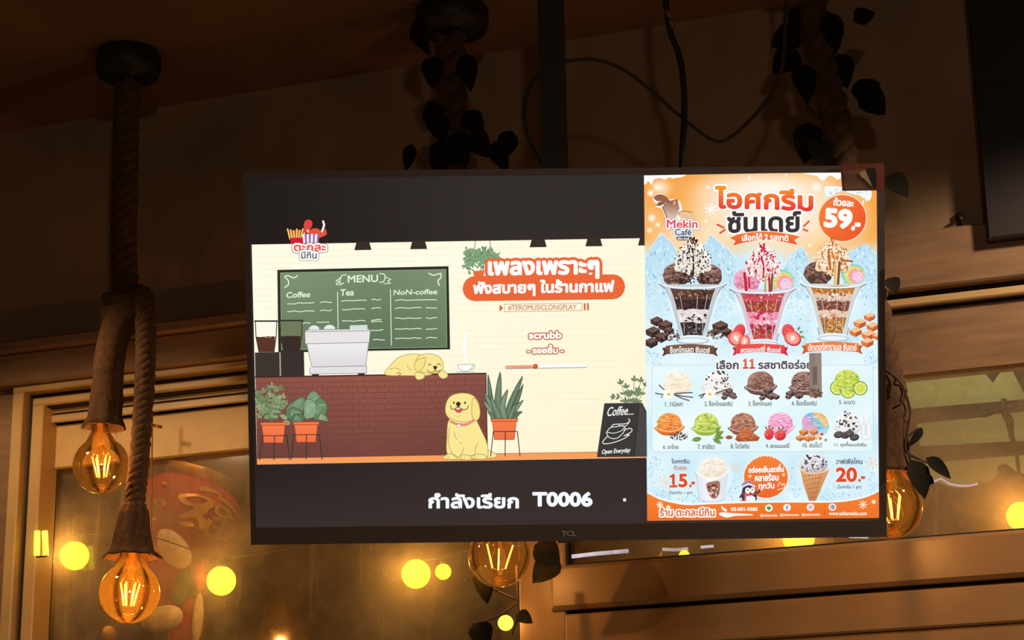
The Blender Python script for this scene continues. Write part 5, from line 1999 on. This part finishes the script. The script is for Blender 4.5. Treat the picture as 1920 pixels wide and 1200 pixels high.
sundae(1562, 530, .97,
       [(8, 26, (196, 120, 56), (((236, 176, 90), 34, 3), ((130, 76, 40), 22, 3), ((250, 220, 160), 10, 2.4))),
        (22, 40, (226, 196, 178), (((244, 226, 212), 16, 4.4), ((150, 96, 76), 14, 3.4))),
        (36, 56, (140, 84, 66), (((96, 60, 56), 22, 3.8), ((200, 130, 90), 16, 3), ((110, 80, 96), 8, 3))),
        (54, 72, (232, 202, 180), (((248, 232, 216), 12, 4), ((196, 140, 96), 14, 3.2))),
        (68, 104, (180, 120, 66), (((116, 70, 44), 50, 2.6), ((226, 172, 104), 50, 2.6), ((246, 210, 150), 22, 1.8)))],
       (-29, -18, 27, 24, (140, 100, 88), (70, 48, 44), [(96, 66, 58), (176, 134, 118), (54, 38, 36)]),
       (39, -16, 23, 20, 'rainbow', None, None),
       ((250, 234, 204), (255, 248, 228), (236, 204, 158)), (204, 110, 38),
       (((198, 120, 50), 60, 2.5), ((150, 84, 40), 26, 2.0), ((250, 220, 150), 34, 2.2), ((232, 166, 80), 30, 2.2)), (190, 150, 110))
for a, b, w, c in (((1553, 470), (1557, 505), 4, (196, 96, 36)), ((1566, 497), (1565, 532), 5, (220, 196, 120)), ((1574, 492), (1571, 532), 5, (140, 84, 48)), ((1578, 488), (1598, 490), 3, (150, 92, 54))):
    q.line([a, mix(a, b, .5), b], w, c)
# chocolate, strawberries and caramel beside the glasses
for x, y, r in ((1231, 602, 12), (1247, 610, 14), (1224, 622, 14), (1240, 632, 13), (1221, 642, 13), (1254, 620, 10), (1350, 612, 15), (1340, 622, 9), (1362, 622, 10)):
    chunk(x, y, r, (112, 82, 74), (70, 50, 46), (48, 36, 34))
for col in ((58, 42, 40), (140, 108, 100)):
    q.dots(scat(R, 22, 1350, 628, 24, 8, 1.2, 3.2), col, 6)
    q.dots(scat(R, 12, 1258, 632, 16, 8, 1.2, 3.2), col, 6)


def berry(x, y, rx, ry, rot, cut=False):
    q.oval(x, y, rx, ry, ballshade(x, y, rx, ry, (244, 96, 96), (206, 36, 52)), rot, 20)
    if cut:
        q.oval(x, y, rx * .80, ry * .80, (248, 140, 128), rot, 18)
        c_, s_ = math.cos(math.radians(rot)), math.sin(math.radians(rot))
        for k_ in range(10):
            a_ = k_ * .628
            u_, w_ = rx * .66 * math.cos(a_), ry * .66 * math.sin(a_)
            q.line([(x, y), (x + u_ * c_ - w_ * s_, y + u_ * s_ + w_ * c_)], 1.3, (254, 214, 200))
        q.oval(x, y, rx * .22, ry * .4, (255, 240, 230), rot, 14)
    q.dots(scat(R, 10, x, y, rx * .8, ry * .8, .5, .9), (252, 210, 150), 5)


berry(1386, 622, 11, 15, 20)
berry(1380, 634, 15, 15, -30, True)
berry(1396, 640, 10, 12, 10, True)
berry(1478, 622, 12, 15, -15)
berry(1486, 634, 17, 14, 30, True)
leafs(q, [(1495, 620, 9, 4, -60), (1498, 624, 9, 4, -20), (1500, 630, 10, 4, 20), (1384, 646, 9, 4, 160)], (120, 150, 60), None)
for x, y, r in ((1630, 594, 11), (1612, 606, 12), (1636, 612, 12), (1604, 622, 12), (1628, 628, 13), (1644, 630, 9), (1626, 642, 12)):
    chunk(x, y, r, (250, 196, 150), (222, 120, 66), (196, 92, 46))


def banner(x0, x1, y0, y1, body, box, c0, c1, b=1.0):
    e = 7
    top = [(x0 + (x1 - x0) * i / 8, y0 - 3.5 * math.sin(math.pi * i / 8)) for i in range(9)]
    bot_ = [(x1 - (x1 - x0) * i / 8, y1 - 3.5 * math.sin(math.pi * i / 8)) for i in range(9)]
    for sx, xx in ((-1, x0), (1, x1)):
        q.poly([(xx, y0 + 3), (xx + sx * e, y0 + 4), (xx + sx * (e - 4), (y0 + y1) / 2 + 3), (xx + sx * e, y1 + 4), (xx, y1 + 1)], mix(c1, (0, 0, 0), .12))
    q.poly(top + bot_, vgrad(y0 - 4, y1, c0, c1))
    q.text(body, box, (255, 252, 248), b, bend=2)


banner(1248, 1339, 648.5, 664.5, 'ช็อกโกแลต ซันเดย์', (1256, 648.5, 1331, 660.5), (132, 96, 76), (100, 70, 56), .6)
banner(1380, 1471, 647.5, 663.5, 'สตรอเบอร์รี่ ซันเดย์', (1388, 646.5, 1464, 659.5), (238, 92, 84), (222, 52, 66), .6)
banner(1510, 1610, 644, 660.5, 'บัตเตอร์คาราเมล ซันเดย์', (1515, 643, 1606, 656.5), (244, 136, 66), (228, 102, 44), .6)

# choose your flavour
q.text('เลือก', (1343, 675, 1385, 692.5), (92, 84, 90), 1.5, outs=((2.4, (246, 252, 252)),))
for x_ in (1392.5, 1405):
    one(x_, 672.5, x_ + 10, 691.5, 3.6, vgrad(672, 692, (222, 122, 66), (222, 66, 52)))
q.text('รสชาติอร่อย', (1421.5, 674, 1523, 692), (92, 84, 90), 1.5, outs=((2.4, (246, 252, 252)),))

WB = ((240, 236, 232), (206, 200, 198))
scoop(1269, 716, 24, 21, (255, 251, 240), (246, 226, 190), [(250, 236, 208), (255, 253, 246), (232, 208, 168)], 30, ((252, 240, 220), (238, 214, 176)))
for a, b in (((1229, 737), (1244, 740)), ((1236, 722), (1252, 735)), ((1240, 745), (1247, 740)), ((1262, 738), (1298, 736)), ((1264, 740), (1299, 745)), ((1266, 741), (1292, 751))):
    q.line([a, mix(mix(a, b, .5), (a[0], b[1]), .1), b], 2.2, (92, 80, 84))


def vflower(x, y):
    leafs(q, [(x, y, 13, 7, a) for a in (-85, -20, 35, 110, 160, -140)], (255, 253, 246), (226, 226, 220), .6)
    q.oval(x, y, 3.4, 3.2, (240, 220, 120), 0, 10)
    q.oval(x, y + .5, 1.2, 1.6, (170, 140, 60), 0, 8)


vflower(1254, 739)
scoop(1344, 717, 25, 21, (255, 253, 252), (236, 232, 228), [(226, 220, 216), (255, 255, 255)], 24, WB)
q.dots(scat(R, 34, 1344, 714, 25, 20, 1, 3.4, (.4, 1)), (84, 72, 72), 5)
for a, b in (((1311, 742), (1322, 738)), ((1340, 738), (1362, 730)), ((1314, 746), (1320, 741))):
    q.line([a, b], 2.4, (84, 74, 78))
for x, y, r in ((1362, 738, 8), (1372, 740, 8), (1367, 732, 7), (1358, 745, 6), (1376, 744, 6)):
    chunk(x, y, r, (128, 104, 100), (84, 64, 62), (62, 48, 48))
vflower(1331, 739)
scoop(1426, 717, 25, 21, (176, 132, 116), (112, 76, 66), [(140, 100, 86), (200, 158, 140), (96, 64, 56)], 44, ((150, 112, 100), (96, 66, 60)))
for x, y, r in ((1434, 738, 10), (1446, 742, 10), (1441, 732, 9), (1455, 744, 7), (1429, 746, 6)):
    chunk(x, y, r, (140, 112, 106), (90, 66, 62), (64, 48, 46))
scoop(1507, 717, 23, 21, (186, 144, 130), (110, 78, 70), [(90, 62, 56), (208, 170, 156), (70, 50, 46)], 44, ((140, 104, 94), (92, 66, 60)))
for x, y, r in ((1482, 738, 9), (1492, 736, 8), (1498, 742, 8), (1478, 744, 6)):
    chunk(x, y, r, (132, 104, 98), (86, 62, 58), (62, 46, 44))
scoop(1588, 714, 24, 21, (222, 234, 110), (166, 192, 48), [(196, 216, 76), (238, 244, 150), (140, 168, 40)], 44, ((206, 222, 96), (150, 176, 50)))


def lime(x, y, r, rot=0, wedge=False):
    a1 = 180 if wedge else 360
    q.oval(x, y, r, r, (120, 156, 30), rot, 22, 0, a1)
    q.oval(x, y, r * .86, r * .86, (236, 240, 170), rot, 22, 0, a1)
    n = 4 if wedge else 8
    for k in range(n):
        a = math.radians(rot + (k + .5) * a1 / n)
        q.oval(x + r * .46 * math.cos(a), y + r * .46 * math.sin(a), r * .34, r * .16, (212, 222, 66), math.degrees(a), 10)


lime(1570, 727, 14, 60, True)
lime(1590, 733, 14, 15, True)
lime(1613, 728, 13.5)
TH = ((238, 150, 66), (206, 104, 36))
scoop(1255, 794, 23, 20, (252, 180, 92), (236, 118, 42), [(248, 154, 70), (254, 206, 140), (216, 98, 34)], 44, ((246, 150, 66), (214, 100, 36)))
for col in ((70, 62, 60), (110, 96, 88), (48, 44, 44)):
    q.dots(scat(R, 26, 1272, 818, 17, 7, 1, 3.6, (.2, .5)), col, 4)
scoop(1324, 794, 23, 20, (226, 236, 128), (160, 186, 58), [(200, 216, 84), (240, 246, 170), (138, 164, 44)], 44, ((206, 222, 104), (146, 172, 54)))
leafs(q, [(1340, 818, 20, 8, -30), (1338, 818, 20, 8, 10), (1316, 822, 20, 9, 170), (1336, 822, 20, 8, 30), (1342, 812, 14, 7, -60)], (112, 146, 62), (170, 196, 110), .7)
scoop(1393, 794, 23, 20, (204, 146, 120), (150, 92, 68), [(176, 116, 92), (224, 172, 148), (128, 76, 56)], 44, ((176, 122, 98), (122, 78, 62)))
q.poly([(1378, 824), (1384, 812), (1396, 803), (1404, 806), (1416, 814), (1425, 821), (1420, 827), (1384, 828)], vgrad(804, 828, (214, 118, 70), (164, 78, 44)))
curls(q, 1402, 818, 18, 8, [(186, 96, 56), (226, 140, 92)], 22, 3, 1.2)
q.oval(1367, 820, 6.5, 3.6, (160, 96, 64))
scoop(1463, 793, 23, 20, (252, 196, 224), (236, 140, 184), [(246, 172, 208), (254, 222, 238), (222, 120, 168)], 40, ((250, 206, 228), (230, 150, 190)))
berry(1442, 814, 9, 11, 10)
berry(1463, 816, 11, 10, -20)
leafs(q, [(1438, 805, 7, 3, -120), (1442, 804, 7, 3, -80), (1446, 805, 7, 3, -40), (1462, 807, 8, 3, -110), (1466, 807, 8, 3, -70), (1470, 809, 7, 3, -20)], (96, 120, 70), None)


def bands(cx, cy, rx, ry, ang, cols):
    ca, sa = math.cos(math.radians(ang)), math.sin(math.radians(ang))
    n_ = len(cols)
    for k, c in enumerate(cols):
        lo, hi = -1 + 2 * k / n_, -1 + 2 * (k + 1) / n_
        pts = []
        for t_ in range(9):
            u = lo + (hi - lo) * t_ / 8
            pts.append((u, math.sqrt(max(0, 1 - u * u))))
        pts += [(u, -w_) for u, w_ in pts[::-1]]
        pts = [(u + .12 * math.sin(w_ * 2.2) * (1 - u * u), w_) for u, w_ in pts]
        q.poly([(cx + rx * (u * ca - w_ * sa), cy + ry * (u * sa + w_ * ca)) for u, w_ in pts], c)


bands(1528, 793, 24, 21, -28, ((206, 180, 226), (246, 160, 206), (196, 170, 226), (110, 190, 232), (120, 206, 232), (250, 206, 130), (250, 180, 110)))
curls(q, 1528, 793, 22, 19, [(252, 236, 240), (240, 130, 150), (120, 200, 226), (252, 206, 110)], 18, 3.4, 1.2)
q.blob([(1504, 800), (1516, 806), (1536, 806), (1554, 796), (1552, 808), (1544, 816), (1520, 818), (1508, 812)], vgrad(798, 818, (150, 214, 226), (200, 226, 236)))
for x, y, r in ((1507, 810, 9), (1500, 821, 8), (1515, 822, 8), (1526, 810, 8), (1522, 821, 7)):
    chunk(x, y, r, (240, 160, 96), (214, 116, 54), (190, 94, 44))
for x, y, c in ((1534, 818, (250, 220, 90)), (1541, 814, (226, 70, 80)), (1538, 822, (230, 80, 90)), (1548, 825, (120, 190, 90)), (1530, 822, (246, 180, 80))):
    q.oval(x, y, 3, 2.8, c, 0, 10)
scoop(1590, 793, 23, 20, (255, 253, 252), (230, 226, 226), [(214, 210, 212), (255, 255, 255)], 22, WB)
q.dots(scat(R, 36, 1590, 790, 23, 19, 1, 3.6, (.3, .8)), (70, 66, 70), 5)
for x, y in ((1602, 820), (1585, 816), (1572, 815), (1592, 813)):
    q.oval(x, y, 9, 6.5, (56, 50, 52), -12, 18)
    q.oval(x - .6, y - 1, 7.4, 5, (96, 86, 86), -12, 18)
    q.dots(scat(R, 9, x, y - 1, 6, 4, .5, 1), (140, 128, 128), 5)
q.blob([(1618, 780), (1621, 778), (1628, 778), (1631, 781), (1629, 790), (1633, 800), (1633, 821), (1617, 822), (1616, 800), (1620, 790)], (244, 248, 250))
q.line([(1618, 780), (1620, 790), (1616, 800), (1617, 822), (1633, 821), (1633, 800), (1629, 790), (1631, 781)], .8, (186, 196, 204), True)
q.poly([(1621, 793), (1626, 793), (1626, 816), (1621, 816)], (222, 230, 228))

CAP = (104, 104, 112)
for body, box in (('1. วานิลลา', (1247, 753, 1280, 762)), ('2. ช็อกโกแลตชิป', (1321, 751.5, 1373, 761.5)), ('3. ช็อกโกแลต', (1403, 751, 1447, 761)), ('4. ช็อกช็อกชิป', (1484, 750.5, 1531, 760.5)), ('5. มะนาว', (1573, 750, 1603, 758)),
                  ('6. ชาไทย', (1243, 833, 1272, 842)), ('7. ชาเขียว', (1308, 832, 1340, 842)), ('8. โอวัลติน', (1370, 831, 1405, 841)), ('9. สตรอเบอร์รี่', (1436, 829, 1480, 840)), ('10. เรนโบว์', (1505, 829, 1541, 839)), ('11. คุกกี้แอนด์ครีม', (1564, 828, 1624, 839))):
    q.text(body, box, CAP, .45)
# plain grey tag shown over the menu
q.poly([(1517, 662), (1540, 661.5), (1541, 744), (1518, 745)], (152, 132, 122))
q.poly([(1517, 662), (1528, 662), (1529, 745), (1518, 745)], (142, 122, 112))
q.poly([(1524, 687), (1532, 687), (1532, 721), (1524, 721)], (112, 96, 96))
for col in ((126, 92, 74), (152, 116, 94), (104, 78, 64)):
    q.dots(scat(R, 30, 1529, 738, 14, 8, .8, 3.2), col, 5)

# bottom strip: single scoops
frost(1228, 880, 14, 26, 90)
frost(1250, 930, 30, 10, 90)
frost(1300, 936, 30, 8, 90)
frost(1374, 910, 10, 28, 70)
frost(1490, 905, 12, 34, 100)
frost(1552, 915, 18, 24, 110)
frost(1600, 930, 36, 9, 110)
frost(1638, 905, 10, 26, 70)
q.text('ไอศกรีม', (1258.5, 860, 1293, 869), (92, 92, 100), .6)
q.text('ถ้วยละ', (1263, 872, 1288, 881), (216, 120, 96), .5)
PR = (226, 78, 44)
one(1255, 888.5, 1269.5, 914, 4.6, PR)
q.text('5', (1272, 888, 1289, 914), PR, 2.8, outs=((1.6, (255, 250, 246)),))
q.text('.-', (1292, 903, 1303, 914), PR, 2.2)
q.text('(ไอศกรีม 1 ลูก)', (1254, 920, 1298, 928), (120, 112, 124), .35)
# paper cup
q.glow(1338, 895, 36, (244, 252, 254), (222, 244, 250), 20)
q.poly(closed(lumpy(1337, 878, 26, 21, .02), 2), ballshade(1337, 878, 26, 21, (255, 251, 240), (240, 222, 196)))
curls(q, 1337, 878, 26, 20, [(246, 232, 208), (255, 253, 246), (222, 200, 170)], 36, 4, 1.0)
q.poly(opened([(1304, 884), (1316, 893), (1336, 897), (1356, 892), (1366, 882)], 4) + opened([(1363, 905), (1358, 935), (1350, 939), (1332, 941), (1316, 938), (1311, 932), (1308, 905)], 3), lambda x, y: mix((248, 250, 252), (216, 222, 238), max(0, min(1, abs(x - 1332) / 34))))
q.line([(1304, 884), (1316, 893), (1336, 897), (1356, 892), (1366, 882)], 2.6, (252, 250, 246), True)
q.line([(1304, 885), (1307, 905), (1311, 932), (1317, 938), (1334, 941), (1350, 939), (1358, 934)], .9, (176, 180, 196), True)
q.blob([(1324, 908), (1334, 903), (1348, 902), (1350, 914), (1346, 930), (1338, 935), (1330, 928)], (176, 120, 100))
q.dots(scat(R, 22, 1338, 917, 11, 13, 1, 3.4), (92, 66, 62), 6)
q.dots(scat(R, 14, 1338, 922, 10, 9, 1, 3.0), (238, 204, 190), 6)
for x0, y0, r, c in ((1379, 877, 9, (244, 214, 182)), (1248, 905, 14, (250, 220, 190)), (1634, 868, 12, (250, 206, 184))):
    for k in range(3):
        a = math.pi * k / 3 + .3
        q.line([(x0 - r * math.cos(a), y0 - r * math.sin(a)), (x0 + r * math.cos(a), y0 + r * math.sin(a))], 1.5, c)
        for sgn in (-1, 1):
            bx, by = x0 + sgn * r * .6 * math.cos(a), y0 + sgn * r * .6 * math.sin(a)
            for t in (.6, -.6):
                q.line([(bx, by), (bx + sgn * r * .32 * math.cos(a + t), by + sgn * r * .32 * math.sin(a + t))], 1.0, c)
# round badge
q.oval(1436, 894, 43, 41.5, (255, 240, 222), 0, 44)
q.oval(1436, 894, 41, 39.5, lambda x, y: mix((246, 132, 56), (240, 104, 44), max(0, min(1, (y - 856) / 80))), 0, 44)
q.dots([(1436 + 41 * math.cos(math.radians(a)), 894 + 40 * math.sin(math.radians(a)), R.uniform(1.5, 3), R.uniform(1.5, 3), 0) for a in range(-140, -30, 9)], (226, 244, 250), 7)
q.text('อร่อยเย็นสดชื่น', (1403, 870, 1470, 886), (255, 250, 244), 1.2, outs=((.8, (210, 84, 40)),), skew=-.03)
q.text('คลายร้อน', (1415, 887, 1460, 902), (255, 250, 244), 1.2, outs=((.8, (210, 84, 40)),), skew=-.03)
q.text('ทุกวัน', (1422, 904, 1452, 920), (255, 250, 244), 1.2, outs=((.8, (210, 84, 40)),), skew=-.03)
q.line([(1458, 912), (1462, 904), (1466, 910), (1470, 906), (1470, 914), (1458, 918)], 1.4, (255, 226, 204), True)
for x, y in ((1406, 893), (1469, 890)):
    q.glow(x, y, 4, (255, 244, 214), (246, 140, 60), 10)
# penguin in a woolly hat
q.blob([(1391, 924), (1394, 912), (1404, 908), (1414, 913), (1418, 926), (1418, 938), (1404, 942), (1392, 938)], (58, 64, 84))
q.line([(1416, 922), (1421, 924), (1424, 920)], 3.4, (58, 64, 84), True)
q.line([(1392, 926), (1388, 932)], 4, (64, 70, 92))
q.oval(1402, 920, 5, 6, (250, 248, 246), 0, 14)
q.oval(1411, 919, 4.4, 6, (250, 248, 246), 0, 14)
q.blob([(1400, 930), (1410, 929), (1416, 934), (1414, 941), (1400, 941)], (250, 248, 248))
q.oval(1402, 919, 1.2, 1.6, (40, 44, 56), 0, 8)
q.oval(1410.5, 918, 1.2, 1.6, (40, 44, 56), 0, 8)
q.poly([(1405, 921), (1409, 920.6), (1407, 924)], (244, 150, 60))
q.line([(1395, 926), (1404, 928), (1415, 925)], 3.4, (220, 70, 56), True)
q.line([(1398, 928), (1397, 938)], 3.2, (232, 110, 70))
q.blob([(1390, 914), (1394, 904), (1404, 901), (1412, 905), (1415, 912), (1403, 908)], (150, 170, 210))
q.line([(1390, 914), (1403, 908), (1415, 912)], 3, (236, 232, 232), True)
q.line([(1393, 908), (1404, 903), (1413, 908)], 2, (226, 90, 76), True)
q.oval(1391, 939, 3.5, 2.2, (240, 110, 90), 0, 10)
# waffle cone
q.glow(1527, 885, 38, (246, 252, 253), (216, 240, 250), 18)
q.poly(closed(lumpy(1526, 870, 26, 20, .04), 2), ballshade(1526, 870, 26, 20, (240, 238, 242), (186, 182, 192)))
q.dots(scat(R, 50, 1526, 870, 25, 18, 1, 3.4, (.3, .8)), (72, 68, 76), 5)
q.dots(scat(R, 20, 1526, 868, 24, 17, 1, 3, (.4, .9)), (252, 251, 252), 5)
q.poly([(1499, 874), (1506, 884), (1524, 888), (1546, 884), (1556, 878), (1530, 938), (1524, 942), (1517, 940), (1505, 905)], lambda x, y: mix((240, 190, 136), (196, 126, 76), max(0, min(1, (x - 1500) / 50 * .4 + (y - 875) / 66 * .6))))
for k in range(7):
    q.line([(1502 + k * 7, 880 + (6 if 0 < k < 6 else 0)), (1518 + k * 1.6, 936)], 1.0, (190, 112, 62))
for k in range(7):
    y = 888 + k * 8
    w = 1 - (y - 880) / 64
    q.line([(1522 - 22 * w, y - 3), (1524 + 26 * w, y - 3 - 10 * w)], 1.0, (176, 100, 54))
q.line([(1499, 874), (1506, 884), (1524, 888), (1546, 884), (1556, 878)], 2.2, (246, 206, 160), True)
q.text('วาฟเฟิลโคน', (1567, 859, 1617, 870), (92, 92, 100), .6)
q.text('20', (1567, 876, 1607, 904), PR, 3.0, outs=((1.6, (255, 250, 246)),))
q.text('.-', (1609, 893, 1622, 903.5), PR, 2.0)
q.text('(ไอศกรีม 1 ลูก)', (1570, 909, 1615, 918), (120, 112, 124), .35)
# orange foot with contact line
q.poly(opened([(1200, 922), (1216, 926), (1236, 936), (1262, 943), (1290, 947), (1340, 945), (1400, 943), (1480, 942), (1560, 942), (1600, 938), (1630, 930), (1660, 915)], 5) + [(1660, 985), (1200, 985)], lambda x, y: mix((246, 130, 52), (240, 112, 40), max(0, min(1, (y - 930) / 45))))
q.line([(1200, 920), (1216, 924), (1236, 934), (1262, 941), (1290, 945), (1340, 943), (1400, 941), (1480, 940.5), (1560, 940.5), (1600, 936), (1630, 928), (1660, 912)], 3.2, (240, 250, 253), True)
for x0, y0, r in ((1237, 946, 6), (1618, 946, 8), (1638, 941, 3.5), (1253, 951, 4)):
    for k in range(4):
        a = math.pi * k / 4
        q.line([(x0 - r * math.cos(a), y0 - r * math.sin(a)), (x0 + r * math.cos(a), y0 + r * math.sin(a))], 1.6, (255, 240, 214))
q.text('ร้าน ตะกละมีกิน', (1237, 951, 1340, 968), (214, 104, 56), .9, outs=((2.6, (255, 246, 238)),))
q.blob([(1352, 951), (1354, 949), (1357, 952), (1361, 954), (1363, 957), (1361, 959), (1356, 957)], (255, 252, 248))
q.blob([(1348, 963), (1354, 960.5), (1375, 962), (1408, 964), (1409, 966), (1380, 967), (1368, 969.5), (1360, 970), (1350, 966)], (255, 251, 246))
q.text('02-001-9585', (1370, 951, 1420.5, 958), (255, 248, 236), .8)
for x0, y0 in ((1441.5, 952.5), (1475.5, 951.5), (1519.5, 951), (1560.5, 950.5)):
    q.oval(x0, y0, 7, 6.8, (255, 252, 246), 0, 22)
q.blob([(1437, 952), (1441, 949), (1446, 952), (1443, 956), (1441, 957), (1440, 955.5)], (64, 160, 80))
q.line([(1477.5, 947.5), (1475.6, 948.4), (1475.4, 957)], 1.6, (70, 110, 190))
q.line([(1473, 951.6), (1478, 951.4)], 1.4, (70, 110, 190))
q.rrect(1515.8, 947.4, 1523.2, 954.6, 2, (150, 120, 190), w=1.0)
q.oval(1519.5, 951, 1.9, 1.9, (150, 120, 190), 0, 12)
q.oval(1560.5, 950.5, 4.6, 4.4, (110, 110, 150), 0, 18)
q.line([(1556, 950.5), (1565, 950.3)], .9, (250, 250, 250))
q.line([(1560.5, 946), (1558.8, 950.5), (1560.5, 955)], .8, (250, 250, 250), True)
q.line([(1545.5, 946), (1546, 967)], .8, (206, 92, 34))
for x0, x1, y in ((1425, 1458, 963.5), (1462, 1498, 962.5), (1503, 1538, 962)):
    q.text('@taklamekin', (x0, y, x1, y + 6), (255, 240, 220), .3)
q.text('www.taklamekin.com', (1554, 959, 1625, 966), (255, 244, 228), .5)
poster = q.build('ice_cream_menu', panel, front=-0.0006, clip=(lambda y: 1207.5 + (y - 329) * .0093, lambda x: 329 - (x - 1207.5) * .0172, lambda y: 1643.5 + (y - 321.5) * .0069, lambda x: 976.5 - (x - 1213.5) * .0127))

# maker's name on the lower bezel
lb = Pic()
lb.text('TCL', (1053, 994.5, 1080, 1004.5), (0, 0, 0), .9, skew=-.012)
v_, f_ = [], []
for vv, ff, _ in lb.els:
    b_ = len(v_)
    for x, y in vv:
        a, z = uv(x, y)
        v_.append((a, -0.0043, z))
    f_ += [tuple(i + b_ for i in k) for k in ff]
mesh_obj('maker_lettering', v_, f_, M['logo'], tv)
